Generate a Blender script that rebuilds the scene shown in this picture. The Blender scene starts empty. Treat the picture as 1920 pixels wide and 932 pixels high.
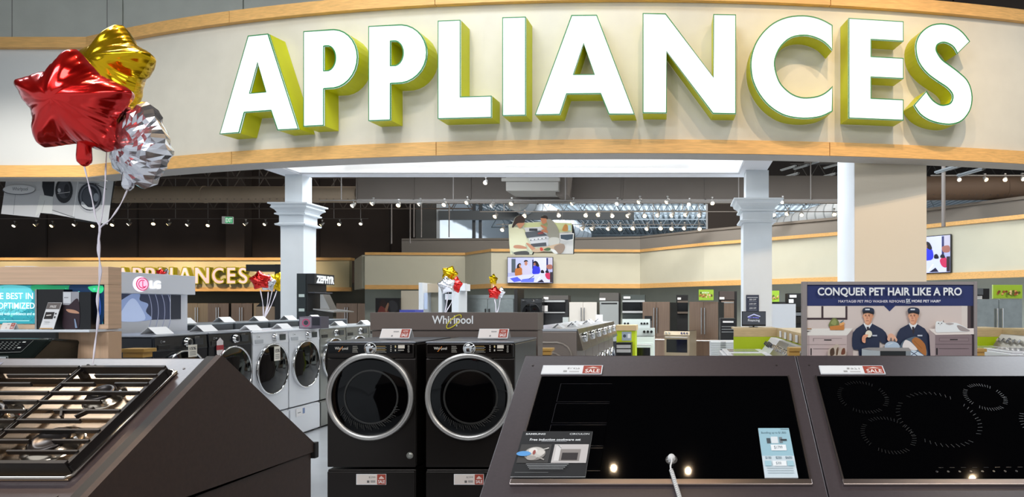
import bpy, math, random
from mathutils import Vector, Matrix, Euler
from mathutils.geometry import tessellate_polygon
random.seed(7)
PI = math.pi
R = math.radians
SC = bpy.context.scene
COL = SC.collection

# ------------------------------------------------------------------ camera, world, lights
EYE, F, PX, PY = 1.633, 1250.0, 1280.0, 575.0
cam = bpy.data.cameras.new('camera'); camo = bpy.data.objects.new('camera', cam); COL.objects.link(camo)
camo.location = (0, 0, EYE); camo.rotation_euler = (R(90), 0, 0)
cam.sensor_width = 36; cam.lens = 36 * F / 1920
cam.shift_x = -(PX - 960) / 1920; cam.shift_y = (PY - 466) / 1920
cam.clip_end = 200
SC.camera = camo
SC.view_settings.view_transform = 'Standard'; SC.view_settings.look = 'None'
SC.view_settings.gamma = 1; SC.view_settings.exposure = 0.0; SC.view_settings.use_curve_mapping = False

wd = bpy.data.worlds.new('world'); SC.world = wd; wd.use_nodes = True
bg = wd.node_tree.nodes['Background']; bg.inputs[0].default_value = (0.86, 0.93, 1.0, 1); bg.inputs[1].default_value = 0.70

CEILZ = 9.5
def area(name, loc, size, power, col=(1, 1, 1), rot=(0, 0, 0), sy=None):
    l = bpy.data.lights.new(name, 'AREA'); l.energy = power; l.color = col
    l.shape = 'RECTANGLE'; l.size = size; l.size_y = sy or size
    o = bpy.data.objects.new(name, l); COL.objects.link(o); o.location = loc; o.rotation_euler = rot
    return o
def spot(name, loc, target, power, col=(1, .8, .58), angle=60, blend=.6, rad=.05):
    l = bpy.data.lights.new(name, 'SPOT'); l.energy = power; l.color = col
    l.spot_size = R(angle); l.spot_blend = blend; l.shadow_soft_size = rad
    o = bpy.data.objects.new(name, l); COL.objects.link(o); o.location = loc
    o.rotation_euler = (Vector(target) - Vector(loc)).to_track_quat('-Z', 'Y').to_euler()
    return o
COOL = (.86, .93, 1); NEU = (1, .96, .9); WARM = (1, .73, .45)
# area lights added over the aisle behind the viewer, for unseen store lighting
area('added_area_light', (-6.0, -4.5, 9.0), 6, 900, COOL, (R(25), 0, 0), 3)
area('added_area_light', (4.5, -5.5, 9.0), 6, 600, NEU, (R(25), 0, 0), 3)
# track spots aimed at the front fascia
for (x, pw, cc) in ((-10.7, 700, NEU), (-8.5, 620, NEU), (-6.6, 620, (1, .9, .76)), (-4.4, 560, (1, .9, .76)), (-1.9, 520, (1, .92, .82)), (.3, 700, WARM), (2.3, 1250, WARM), (4.1, 1600, WARM), (6.6, 850, NEU)):
    spot('track_or_added_spot', (x, 6.7, 9.1), (x * 1.02, 11.0, 4.3), pw * .52, cc, 60, .9)
# spots over the cooktops
spot('track_or_added_spot', (-1.02, 3.54, 9.0), (-.4, 2.4, 1.3), 45, WARM, 40, .8, .035)
spot('track_or_added_spot', (.08, 3.5, 9.0), (.3, 2.4, 1.3), 45, WARM, 40, .8, .035)
spot('track_or_added_spot', (4.25, 3.38, 9.0), (1.2, 2.2, 1.3), 50, WARM, 40, .8, .035)
spot('track_or_added_spot', (-2.6, 3.6, 8.9), (-2.35, 2.2, 1.2), 1500, WARM, 14, .8, .12)
spot('track_or_added_spot', (-5.0, 3.4, 8.9), (-2.35, 2.2, 1.2), 1200, WARM, 16, .8, .12)
# area lights added further in, the first two for the counters' sheen
area('added_area_light', (-7.6, 5.1, 8.9), 5, 330, COOL, (0, 0, 0), 1.2)
area('added_area_light', (6.0, 5.75, 8.9), 2.5, 200, COOL, (0, 0, 0), 1.0)
area('added_area_light', (-3.0, 8.4, 9.2), 5, 250, COOL, (0, 0, 0), 1.0)
area('added_area_light', (-6.5, 14.0, 5.2), 5, 420, COOL, (0, 0, 0), 2)
area('added_area_light', (2.0, 14.0, 5.2), 7, 520, COOL, (0, 0, 0), 2)
area('added_area_light', (-2.0, 19.5, 7.6), 12, 1100, NEU, (R(32), 0, 0), 1.5)
area('added_area_light', (9.0, 13.2, 6.4), 5, 420, NEU, (R(30), 0, R(-25)), 1.5)
area('added_area_light', (0, 37, 6.0), 16, 700, COOL, (R(180), 0, 0), 6)  # added light aimed up at the deck of the daylit hall
spot('track_or_added_spot', (-3.5, 33.2, 5.6), (-11, 32.6, 5.2), 2600, COOL, 90, .9)  # added spot that brightens the white daylit wall, on no track
area('added_area_light', (0, 34, 6.6), 14, 650, COOL, (0, 0, 0), 5)  # added light filling the daylit hall from above
spot('track_or_added_spot', (-10.0, 7.0, 5.2), (-13.2, 14, 3.2), 1300, NEU, 40, .8)  # added spot that brightens the left hanging board, on no track
for x in (-30, -26.5, -23.6, -21, -18):
    spot('track_or_added_spot', (x, 27.0, 5.1), (x, 30, 2.7), 600, (1, .82, .62), 80, .9)

# ------------------------------------------------------------------ materials
def lin(h):
    h = h.lstrip('#'); out = []
    for i in (0, 2, 4):
        v = int(h[i:i+2], 16) / 255
        out.append(v / 12.92 if v <= .04045 else ((v + .055) / 1.055) ** 2.4)
    return (*out, 1)
_M = {}
def mat(h, rough=.5, metal=0, noise=0.0, sc=30, bump=0.0, emit=0, wood=False, coat=0, trans=0, stretch=None, aniso=0):
    key = (h, rough, metal, noise, sc, bump, emit, wood, coat, trans, stretch)
    if key in _M: return _M[key]
    m = bpy.data.materials.new('mat_' + h.strip('#') + '_%d' % len(_M)); m.use_nodes = True
    nt = m.node_tree; b = nt.nodes['Principled BSDF']; L = nt.links.new
    c = lin(h); b.inputs['Base Color'].default_value = c
    b.inputs['Roughness'].default_value = rough; b.inputs['Metallic'].default_value = metal
    if coat: b.inputs['Coat Weight'].default_value = coat; b.inputs['Coat Roughness'].default_value = .04 if rough < .3 else .32
    if h in ('#020203', '#030304', '#050506'): b.inputs['IOR'].default_value = 1.33
    if trans: b.inputs['Transmission Weight'].default_value = trans
    if emit:
        b.inputs['Emission Color'].default_value = c; b.inputs['Emission Strength'].default_value = emit
        m.cycles.emission_sampling = 'AUTO' if emit < 5 else 'NONE'
    if noise or bump or wood:
        tc = nt.nodes.new('ShaderNodeTexCoord'); mp = nt.nodes.new('ShaderNodeMapping'); L(tc.outputs['Object'], mp.inputs[0])
        if stretch: mp.inputs['Scale'].default_value = stretch
        n = nt.nodes.new('ShaderNodeTexNoise'); n.inputs['Scale'].default_value = sc; n.inputs['Detail'].default_value = 5
        L(mp.outputs[0], n.inputs['Vector'])
        if noise or wood:
            r = nt.nodes.new('ShaderNodeValToRGB'); L(n.outputs['Fac'], r.inputs[0])
            k = noise or .18
            r.color_ramp.elements[0].position = .3; r.color_ramp.elements[1].position = .7
            r.color_ramp.elements[0].color = (*[v * (1 - k) for v in c[:3]], 1)
            r.color_ramp.elements[1].color = (*[min(1, v * (1 + k)) for v in c[:3]], 1)
            L(r.outputs[0], b.inputs['Base Color'])
        if bump:
            bp = nt.nodes.new('ShaderNodeBump'); bp.inputs['Strength'].default_value = bump; bp.inputs['Distance'].default_value = .01
            L(n.outputs['Fac'], bp.inputs['Height']); L(bp.outputs[0], b.inputs['Normal'])
    _M[key] = m
    return m

# ------------------------------------------------------------------ mesh building
def W(px, py, D):
    return Vector(((px - PX) * D / F, D, EYE - (py - PY) * D / F))
def bez(pts, n=6, closed=False):
    out = []; N = len(pts)
    rng = range(N) if closed else range(N - 1)
    for i in rng:
        p0 = pts[(i - 1) % N] if (closed or i > 0) else pts[0]
        p1 = pts[i]; p2 = pts[(i + 1) % N]
        p3 = pts[(i + 2) % N] if (closed or i + 2 < N) else pts[-1]
        for k in range(n):
            t = k / n
            out.append(tuple(.5 * ((2 * b) + (-a + c_) * t + (2 * a - 5 * b + 4 * c_ - d) * t * t + (-a + 3 * b - 3 * c_ + d) * t ** 3) for a, b, c_, d in zip(p0, p1, p2, p3)))
    if not closed: out.append(tuple(pts[-1]))
    return out
_T = {}
def text_geo(s, bold=0.0, ext=0.0):
    k = (s, bold, ext)
    if k in _T: return _T[k]
    cu = bpy.data.curves.new('t', 'FONT'); cu.body = s; cu.size = 1; cu.offset = bold; cu.extrude = ext; cu.resolution_u = 3
    o = bpy.data.objects.new('t', cu); COL.objects.link(o)
    dg = bpy.context.evaluated_depsgraph_get(); me = bpy.data.meshes.new_from_object(o.evaluated_get(dg))
    vs = [v.co.copy() for v in me.vertices]; fs = [tuple(p.vertices) for p in me.polygons]
    bpy.data.objects.remove(o); bpy.data.curves.remove(cu); bpy.data.meshes.remove(me)
    x0 = min(v.x for v in vs); x1 = max(v.x for v in vs); y0 = min(v.y for v in vs); y1 = max(v.y for v in vs)
    vs = [((v.x - x0) / (x1 - x0), (v.y - y0) / (y1 - y0), (v.z + ext) / (2 * ext) if ext else 0) for v in vs]
    _T[k] = (vs, fs)
    return _T[k]
class MB:
    def __init__(s): s.v = []; s.f = []; s.mi = []; s.sm = []; s.mats = []; s.m = Matrix.Identity(4)
    def slot(s, m):
        if m not in s.mats: s.mats.append(m)
        return s.mats.index(m)
    def add(s, vs, fs, m, smooth=False):
        n = len(s.v); k = s.slot(m)
        s.v += [tuple(s.m @ Vector(v)) for v in vs]
        for f in fs: s.f.append(tuple(i + n for i in f)); s.mi.append(k); s.sm.append(smooth)
        return s
    def box(s, x0, y0, z0, x1, y1, z1, m):
        return s.add([(x0, y0, z0), (x1, y0, z0), (x1, y1, z0), (x0, y1, z0), (x0, y0, z1), (x1, y0, z1), (x1, y1, z1), (x0, y1, z1)],
                     [(0, 3, 2, 1), (4, 5, 6, 7), (0, 1, 5, 4), (1, 2, 6, 5), (2, 3, 7, 6), (3, 0, 4, 7)], m)
    def hexa(s, p, m): return s.add(p, [(0, 3, 2, 1), (4, 5, 6, 7), (0, 1, 5, 4), (1, 2, 6, 5), (2, 3, 7, 6), (3, 0, 4, 7)], m)
    def cyl(s, p0, p1, r0, m, r1=None, n=16, smooth=True, caps=True):
        p0 = Vector(p0); p1 = Vector(p1); r1 = r0 if r1 is None else r1
        d = (p1 - p0).normalized(); a = d.orthogonal().normalized(); b = d.cross(a)
        vs = []
        for p, r in ((p0, r0), (p1, r1)):
            for i in range(n):
                t = 2 * PI * i / n; vs.append(p + a * (r * math.cos(t)) + b * (r * math.sin(t)))
        s.add(vs, [(i, (i + 1) % n, n + (i + 1) % n, n + i) for i in range(n)], m, smooth)
        if caps:
            s.add(vs[:n], [tuple(range(n - 1, -1, -1))], m); s.add(vs[n:], [tuple(range(n))], m)
        return s
    def tube(s, pts, r, m, n=8, flat=1.0, closed=False):
        P = [Vector(p) for p in pts]; N = len(P); vs = []; up = None
        for i, p in enumerate(P):
            if closed: d = (P[(i + 1) % N] - P[i - 1]).normalized()
            else: d = (P[min(i + 1, N - 1)] - P[max(i - 1, 0)]).normalized()
            if up is None: up = d.orthogonal().normalized()
            up = (up - d * up.dot(d)).normalized(); b = d.cross(up)
            rr = r[i] if isinstance(r, (list, tuple)) else r
            for k in range(n):
                t = 2 * PI * k / n; vs.append(p + up * (rr * math.cos(t)) + b * (rr * flat * math.sin(t)))
        fs = []
        for i in range(N if closed else N - 1):
            for k in range(n):
                a = i * n + k; b_ = i * n + (k + 1) % n; j = ((i + 1) % N) * n
                fs.append((a, b_, j + (k + 1) % n, j + k))
        s.add(vs, fs, m, True)
        if not closed: s.add(vs[:n], [tuple(range(n - 1, -1, -1))], m); s.add(vs[-n:], [tuple(range(n))], m)
        return s
    def lathe(s, prof, m, n=40, axis=None):
        # profile (radius, height) around local +Z of axis matrix
        A = axis or Matrix.Identity(4); vs = []; fs = []
        for (r, h) in prof:
            for k in range(n):
                t = 2 * PI * k / n; vs.append(A @ Vector((r * math.cos(t), r * math.sin(t), h)))
        for i in range(len(prof) - 1):
            for k in range(n): fs.append((i * n + k, i * n + (k + 1) % n, (i + 1) * n + (k + 1) % n, (i + 1) * n + k))
        return s.add(vs, fs, m, True)
    def ngon_prism(s, loops, fn, m, mside=None):
        """loops of 2-D points; fn(u,v,k) k=0 front,1 back"""
        flat = [p for l in loops for p in l]; n = len(flat)
        tris = tessellate_polygon([[Vector((p[0], p[1], 0)) for p in l] for l in loops])
        vf = [fn(p[0], p[1], 0) for p in flat]; vb = [fn(p[0], p[1], 1) for p in flat]
        s.add(vf, [tuple(t) for t in tris], m); s.add(vb, [tuple(reversed(t)) for t in tris], mside or m)
        k = 0; fs = []
        for l in loops:
            L = len(l)
            for i in range(L): fs.append((k + i, k + (i + 1) % L, n + k + (i + 1) % L, n + k + i))
            k += L
        s.add(vf + vb, fs, mside or m)
        return s
    def build(s, name, parent=None, world=False, bevel=0, seg=2, origin=True):
        me = bpy.data.meshes.new(name); off = Vector((0, 0, 0))
        if parent is None and origin and s.v:
            xs = [v[0] for v in s.v]; ys = [v[1] for v in s.v]; zs = [v[2] for v in s.v]
            off = Vector(((min(xs) + max(xs)) / 2, (min(ys) + max(ys)) / 2, min(zs)))
        elif world and parent is not None:
            q = parent; off = Vector((0, 0, 0))
            while q is not None: off = off + q.location; q = q.parent
        me.from_pydata([tuple(Vector(v) - off) for v in s.v], [], s.f)
        for m in s.mats: me.materials.append(m)
        for p, k, sm in zip(me.polygons, s.mi, s.sm): p.material_index = k; p.use_smooth = sm
        me.update()
        o = bpy.data.objects.new(name, me); COL.objects.link(o)
        if parent is None: o.location = off if origin else (0, 0, 0)
        else: o.parent = parent
        if bevel:
            b = o.modifiers.new('bevel', 'BEVEL'); b.width = bevel; b.segments = seg; b.limit_method = 'ANGLE'; b.angle_limit = R(40)
            b.harden_normals = False
        return o
class Art(MB):
    """flat printed picture: every call lays one more ink layer"""
    def __init__(s, fn, eps=.0003, rough=.5, emit=0): super().__init__(); s.fn = fn; s.l = 0; s.eps = eps; s.rough = rough; s.emit = emit
    def mt(s, c): return c if not isinstance(c, str) else mat(c, s.rough, emit=s.emit)
    def poly(s, pts, c):
        s.l += s.eps; tris = tessellate_polygon([[Vector((p[0], p[1], 0)) for p in pts]])
        s.add([s.fn(p[0], p[1], s.l) for p in pts], [tuple(t) for t in tris], s.mt(c)); return s
    def rect(s, x0, y0, x1, y1, c): return s.poly([(x0, y0), (x1, y0), (x1, y1), (x0, y1)], c)
    def blob(s, pts, c, n=5): return s.poly(bez(pts, n, True), c)
    def ell(s, cx, cy, rx, ry, c, n=24): return s.poly([(cx + rx * math.cos(2 * PI * k / n), cy + ry * math.sin(2 * PI * k / n)) for k in range(n)], c)
    def ring(s, cx, cy, rx, ry, w, c, n=40, rot=0, a0=0, a1=2 * PI):
        s.l += s.eps; vs = []
        for k in range(n + 1):
            t = a0 + (a1 - a0) * k / n
            for q in (0, w):
                x = (rx - q) * math.cos(t); y = (ry - q) * math.sin(t)
                vs.append(s.fn(cx + x * math.cos(rot) - y * math.sin(rot), cy + x * math.sin(rot) + y * math.cos(rot), s.l))
        s.add(vs, [(2 * k, 2 * k + 1, 2 * k + 3, 2 * k + 2) for k in range(n)], s.mt(c)); return s
    def line(s, x0, y0, x1, y1, w, c):
        d = Vector((x1 - x0, y1 - y0)); q = Vector((-d.y, d.x)).normalized() * (w / 2)
        return s.poly([(x0 + q.x, y0 + q.y), (x1 + q.x, y1 + q.y), (x1 - q.x, y1 - q.y), (x0 - q.x, y0 - q.y)], c)
    def text(s, t, x0, y0, x1, y1, c, bold=0.0, thick=0, skew=(0, 0)):
        s.l += s.eps; vs, fs = text_geo(t, bold, .1 if thick else 0)
        s.add([s.fn(x0 + v[0] * (x1 - x0) + skew[1] * v[1], y1 - v[1] * (y1 - y0) + skew[0] * v[0], s.l + v[2] * thick) for v in vs], fs, s.mt(c)); return s
def tag(o, label, cat, group=None, kind=None):
    if label: o['label'] = label
    if cat: o['category'] = cat
    if group: o['group'] = group
    if kind: o['kind'] = kind
    return o
def thing(name, label, cat, loc=(0, 0, 0), rotz=0, group=None):
    o = bpy.data.objects.new(name, None); COL.objects.link(o); o.location = loc; o.rotation_euler = (0, 0, rotz); o.empty_display_size = .1
    return tag(o, label, cat, group)
def struct(name, mb, **k):
    o = mb.build(name, **k); o['kind'] = 'structure'; return o
def dup(root, loc, rotz=None, label=None, group=None, scale=None):
    def cp(o, par):
        c = o.copy(); COL.objects.link(c); c.parent = par
        for ch in list(o.children): cp(ch, c)
        return c
    r = cp(root, None); r.location = loc
    if rotz is not None: r.rotation_euler[2] = rotz
    if scale is not None: r.scale = (scale,) * 3 if not isinstance(scale, tuple) else scale
    if label: r['label'] = label
    if group: r['group'] = group
    return r
def wall_art(D, **k): return Art(lambda x, y, l: W(x, y, D - l), **k)

# ------------------------------------------------------------------ common colours
WOODT = mat('#E0AE6A', .55, wood=True, sc=4, noise=.14, stretch=(1, 6, 14))
CREAM = mat('#D3CDBE', .85, noise=.03, sc=3)
SOFT = mat('#B9B4AE', .8)
WHITE = mat('#E9ECF0', .6)
COLW = mat('#D5DBE0', .7, noise=.02, sc=4)
STEEL = mat('#B9B7B4', .28, metal=1, noise=.05, sc=6, stretch=(1, 1, 40))
STEELB = mat('#8C7A6E', .3, metal=1, noise=.08, sc=5, stretch=(30, 1, 1))
CHROME = mat('#DCDCDC', .12, metal=1)
BLACK = mat('#08080A', .35)
BLACKG = mat('#050506', .05, coat=.5)
DARKP = mat('#15151A', .4)
GREYP = mat('#4A4B50', .5)
LIME = mat('#B5C800', .55, noise=.03, sc=5)
PAPER = mat('#EDEBEA', .5)
REDP = mat('#A8402C', .5)

# ------------------------------------------------------------------ room shell
FLOORM = mat('#BDBFC2', .2, noise=.09, sc=1.3, bump=.01)
struct('floor', MB().box(-50, -14, -.1, 30, 56, 0, FLOORM))
CEILD = mat('#1E1B19', .9, noise=.1, sc=2)
struct('ceiling', MB().box(-50, -14, CEILZ, 30, 30, CEILZ + .1, CEILD))
struct('ceiling_rear', MB().box(-50, 30.01, CEILZ, -11.3, 40, CEILZ + .1, CEILD))
DARKW = mat('#4C413B', .9, noise=.06, sc=1.2, bump=.05)
w = MB(); w.box(-50, 33, 0, -11.3, 33.3, CEILZ, DARKW)
for x in (-45, -40.5, -36, -31.5, -27, -22.5, -18, -14.5): w.box(x, 32.97, 2.5, x + .06, 33, CEILZ, mat('#3A322E', .9))
struct('wall_back', w)
w = MB()
for x in (-43, -22.2): w.box(x, 32.4, 2.5, x + .9, 32.95, CEILZ, mat('#564B45', .9))
struct('trim_50', w)
w = MB(); w.box(-12.1, 30.2, 3.4, -11.15, 30.5, 7.6, mat('#5E5D5B', .85)); struct('wall_partition', w)
struct('wall_daylit', MB().box(-11.15, 30.2, 0, -11, 50, 7.05, mat('#DDE3E8', .7)))
w = MB(); w.box(-11, 50, 0, 18, 50.2, 7.4, mat('#8E989F', .85)); w.box(-11, 49.9, 4.9, 18, 50, 5.1, mat('#C5CBD0', .8))
struct('wall_far', w)
# corrugated deck ceiling of the daylit hall
w = MB(); DK = mat('#A9B4BA', .6)
x = -11.0
while x < 18:
    w.box(x, 30, 7.0, x + .16, 50, 7.05, DK); w.box(x + .16, 30, 7.08, x + .32, 50, 7.13, mat('#7E898F', .6)); x += .32
struct('ceiling_daylit', w)
struct('wall_over_daylit', MB().box(-11.3, 30.0, 7.14, 30, 30.2, 9.5, mat('#2A2624', .9)))
# upper grey panel wall over the sign
w = MB(); GP = mat('#CFD2C9', .85, noise=.04, sc=2, bump=.05)
for a, b in ((-20, -13.2), (-13.19, -9.3), (-9.29, -7.3), (-7.29, -3.9), (-3.89, 0), (.01, 4.5), (4.51, 9)):
    w.box(a * 1.3, 14.4, 6.2, b * 1.3 - .02, 14.6, CEILZ, GP if a < 0 else mat('#3B332E', .9))
struct('wall_upper', w)

# ------------------------------------------------------------------ front curved fascia
K = 1.45                      # size of the whole sign bay
def zz(z): return EYE + (z - EYE) * K
class KB(MB):
    def box(s, x0, y0, z0, x1, y1, z1, m): return MB.box(s, x0 * K, y0 * K, zz(z0) if z0 else 0, x1 * K, y1 * K, zz(z1), m)
CX, CY, RR = -.6 * K, 26.8 * K, 19.5 * K
def arc(r0, r1, p0, p1, z0, z1, m, mb=None, n=40):
    mb = mb or KB(); vs = []; z0 = zz(z0); z1 = zz(z1)
    for k in range(n + 1):
        p = p0 + (p1 - p0) * k / n
        for r in (r0, r1):
            for z in (z0, z1): vs.append((CX + r * math.sin(p), CY - r * math.cos(p), z))
    fs = []
    for k in range(n):
        a = 4 * k; b = a + 4
        fs += [(a + 2, b + 2, b + 3, a + 3), (a, a + 1, b + 1, b), (a, b, b + 2, a + 2), (a + 1, a + 3, b + 3, b + 1)]
    mb.add(vs, fs, m)
    mb.add(vs[:4], [(0, 1, 3, 2)], m); mb.add(vs[-4:], [(0, 2, 3, 1)], m)
    return mb
PL, PR_ = -.372, .40
XL = (CX + RR * math.sin(PL)) / K; YL = (CY - RR * math.cos(PL)) / K
GU = mat('#A7A29C', .85)
w = arc(RR - .27 * K, RR - .03 * K, PL, PR_, 3.314, 5.0, CREAM)
w.box(-16, YL + .04, 3.314, XL + .0, YL + .27, 5.0, mat('#CFCFCB', .85))
struct('wall_front', w)
w = arc(RR - .28 * K, RR - .001, PL, PR_, 3.306, 3.3139, GU); w.box(-16, YL + .02, 3.306, XL, YL + .28, 3.3139, GU)
struct('trim_1', w)
bounds = [PL, -.245, -.11, .115, .26, PR_]
for k in range(5):
    struct('trim_%d' % (k + 2), arc(RR - .03 * K, RR + .005 * K, bounds[k] + .0002, bounds[k + 1] - .0002, 3.314, 3.465, WOODT))
    struct('trim_%d' % (k + 10), arc(RR - .3 * K, RR + .035 * K, bounds[k] + .0002, bounds[k + 1] - .0002, 4.98, 5.115, WOODT))
struct('trim_20', KB().box(-16, YL, 3.314, XL - .002, YL + .04, 3.465, WOODT))
struct('trim_21', KB().box(-16, YL - .03, 4.98, XL - .002, YL + .3, 5.115, WOODT))

# soffit with the lit coffer
w = KB(); SW = mat('#D6D6DA', .75)
w.box(-5.13, 8.46, 3.314, 1.04, 8.66, 4.0, SW); w.box(.72, 7.62, 3.314, 1.04, 8.458, 4.0, SW); w.box(-5.13, 7.98, 3.314, -4.86, 8.458, 4.0, SW)
struct('ceiling_soffit', w)
CW = mat('#F4F6FA', .6)
w = KB(); w.box(-4.858, 8.44, 3.33, .718, 8.458, 3.98, CW); w.box(-4.858, 8.05, 3.98, -3.6, 8.44, 4.0, CW); w.box(-3.6, 7.75, 3.98, .718, 8.44, 4.0, CW); w.box(.70, 7.65, 3.33, .718, 8.44, 3.98, CW); w.box(-4.858, 8.0, 3.33, -4.84, 8.44, 3.98, CW)
struct('ceiling_coffer', w)
area('coffer_light', (-2.1 * K, 7.98 * K, zz(3.95)), 5.2 * K, 48 * K * K, (.95, .97, 1), (0, 0, 0), .5 * K)
b = KB(); b.box(-4.3, 8.36, 3.46, .1, 8.438, 3.5, mat('#FFFFFF', .4, emit=1.2)); o = b.build('strip_light')
tag(o, 'long white strip light inside the bright ceiling coffer behind the big sign', 'light')

# ------------------------------------------------------------------ big APPLIANCES letters
def norm(pts, x0, x1, y0, y1): return [((x - x0) / (x1 - x0), (y1 - y) / (y1 - y0)) for x, y in pts]
def ellp(cx, cy, rx, ry, a0, a1, n=14): return [(cx + rx * math.cos(R(a0 + (a1 - a0) * k / n)), cy + ry * math.sin(R(a0 + (a1 - a0) * k / n))) for k in range(n + 1)]
GL = {}
GL['A'] = [[(0, 0), (.367, 1), (.623, 1), (1, 0), (.74, 0), (.657, .206), (.322, .206), (.253, 0)], [(.489, .71), (.593, .405), (.39, .405)]]
GL['P'] = [[(0, 0), (0, 1), (.52, 1)] + ellp(.53, .69, .47, .31, 85, -85) + [(.40, .38), (.38, .38), (.38, 0)],
           [(.38, .825), (.42, .825)] + ellp(.44, .70, .15, .125, 80, -80, 10) + [(.38, .575)]]
GL['L'] = [[(0, 0), (0, 1), (.423, 1), (.423, .222), (1, .222), (1, 0)]]
GL['I'] = [[(0, 0), (0, 1), (1, 1), (1, 0)]]
GL['N'] = [[(0, 0), (0, 1), (.247, 1), (.756, .37), (.756, 1), (1, 1), (1, 0), (.749, 0), (.257, .615), (.257, 0)]]
co = [(1480, 135), (1420, 103), (1350, 80), (1260, 72), (1150, 88), (1050, 135), (970, 210), (915, 300), (888, 400), (888, 490), (905, 570), (950, 660), (1020, 740), (1110, 797), (1200, 820), (1300, 823), (1400, 805), (1480, 765)]
ci = [(1480, 578), (1430, 625), (1370, 655), (1290, 668), (1230, 662), (1170, 635), (1110, 580), (1080, 520), (1063, 445), (1070, 380), (1110, 300), (1180, 240), (1270, 220), (1350, 232), (1420, 265), (1478, 322)]
GL['C'] = [norm(bez(co, 3) + bez(ci, 3), 886, 1480, 72, 823)]
GL['E'] = [[(0, 0), (0, 1), (1, 1), (1, .797), (.41, .797), (.41, .63), (1, .63), (1, .42), (.41, .42), (.41, .212), (1, .212), (1, 0)]]
s1 = [(1238, 253), (1190, 195), (1130, 155), (1050, 138), (960, 152), (890, 200), (848, 265), (838, 340), (860, 430), (920, 505), (1000, 560), (1070, 602), (1107, 650), (1095, 700), (1060, 718), (1020, 722), (975, 700), (945, 670), (917, 630)]
s2 = [(825, 738), (870, 800), (940, 842), (1030, 862), (1110, 860), (1180, 830), (1235, 760), (1255, 680), (1248, 600), (1215, 530), (1150, 475), (1090, 435), (1030, 395), (995, 345), (990, 320), (1000, 295), (1035, 278), (1075, 282), (1115, 305), (1143, 350)]
GL['S'] = [norm(bez(s1, 3) + bez(s2, 3), 825, 1255, 138, 862)]
LFACE = mat('#F4F6FA', .4, emit=.5); LRET = mat('#C6C800', .45); LEDG = mat('#1F7C3C', .4)
def ray_circle(px, r):
    dx = (px - PX) / F; a = dx * dx + 1; b = -2 * (dx * CX + CY); c = CX * CX + CY * CY - r * r
    t = (-b - math.sqrt(b * b - 4 * a * c)) / (2 * a); return Vector((dx * t, t))
ordn = ['', 'first ', 'second ']
def sign_letter(ch, pa, pb, zlo, zhi, depth, face, ret, edge, label, grp, wallgap=.02):
    cen = (pa + pb) / 2; d = pb - pa; wd_ = d.length; ang = math.atan2(d.y, d.x)
    rt = thing('sign_letter', label, 'sign letter', (cen.x, cen.y, zlo), ang, grp)
    H = zhi - zlo; P = lambda u, v, k, y0, y1, s=1: ((u - .5) * wd_, y0 if k == 0 else y1, v * H)
    f = MB().ngon_prism(GL[ch], lambda u, v, k: P(u, v, k, 0, .02), face); f.build('face', rt)
    e = MB()
    # trim cap around the face and the return behind it
    flat = []
    g = MB(); 
    for lp in GL[ch]:
        n = len(lp); vs = [P(u, v, 0, -.006, 0) for u, v in lp] + [P(u, v, 1, 0, .03) for u, v in lp]
        g.add(vs, [(i, (i + 1) % n, n + (i + 1) % n, n + i) for i in range(n)], edge)
        e.add([P(u, v, 0, .03, 0) for u, v in lp] + [P(u, v, 1, 0, depth) for u, v in lp], [(i, (i + 1) % n, n + (i + 1) % n, n + i) for i in range(n)], ret)
        # thin visible rim, drawn inward from the outline
        area2 = sum(lp[i][0] * lp[(i + 1) % n][1] - lp[(i + 1) % n][0] * lp[i][1] for i in range(n)); sg = 1 if area2 > 0 else -1
        if lp is not GL[ch][0]: sg = sg
        inner = []
        for i in range(n):
            p = Vector(((lp[i][0]) * wd_, lp[i][1] * H)); a = Vector((lp[i - 1][0] * wd_, lp[i - 1][1] * H)); b = Vector((lp[(i + 1) % n][0] * wd_, lp[(i + 1) % n][1] * H))
            if (p - a).length < 1e-6 or (b - p).length < 1e-6: t1 = t2 = (b - a).normalized()
            else: t1 = (p - a).normalized(); t2 = (b - p).normalized()
            nn = Vector((-(t1.y + t2.y), t1.x + t2.x)); nn = nn.normalized() if nn.length > 1e-6 else Vector((0, 1))
            inner.append(p + nn * sg * .019 * (1 if lp is GL[ch][0] else -1))
        g.add([(p[0] * wd_ - wd_ / 2, -.006, p[1] * H) for p in lp] + [(q.x - wd_ / 2, -.006, q.y) for q in inner], [(i, (i + 1) % n, n + (i + 1) % n, n + i) for i in range(n)], edge)
    e.build('return', rt); g.build('edge_trim', rt)
    return rt
LAY = [('A', 412, 560, 65, 247), ('P', 569, 671, 55, 235), ('P', 691, 801, 46, 225), ('L', 821, 922, 37, 222), ('I', 942, 986, 32, 217), ('A', 1003, 1190, 28, 215),
       ('N', 1205, 1380, 26, 213), ('C', 1407, 1561, 28, 222), ('E', 1591, 1694, 37, 224), ('S', 1713, 1823, 44, 233)]
NM = ['first letter A', 'first letter P, just right of the first A', 'second letter P, next to the L', 'letter L', 'letter I', 'second letter A, between I and N', 'letter N', 'letter C', 'letter E', 'letter S']
RF = RR + .22 * K
for (ch, x0, x1, y0, y1), nm in zip(LAY, NM):
    pa = ray_circle(x0, RF); pb = ray_circle(x1, RF); dm = (pa.y + pb.y) / 2
    zl = EYE - (y1 - PY) * dm / F; zh = EYE - (y0 - PY) * dm / F
    sign_letter(ch, pa, pb, zl, zh, .24 * K, LFACE, LRET, LEDG, 'large white %s on the front sign' % nm, 'letters of the big front sign')

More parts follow.
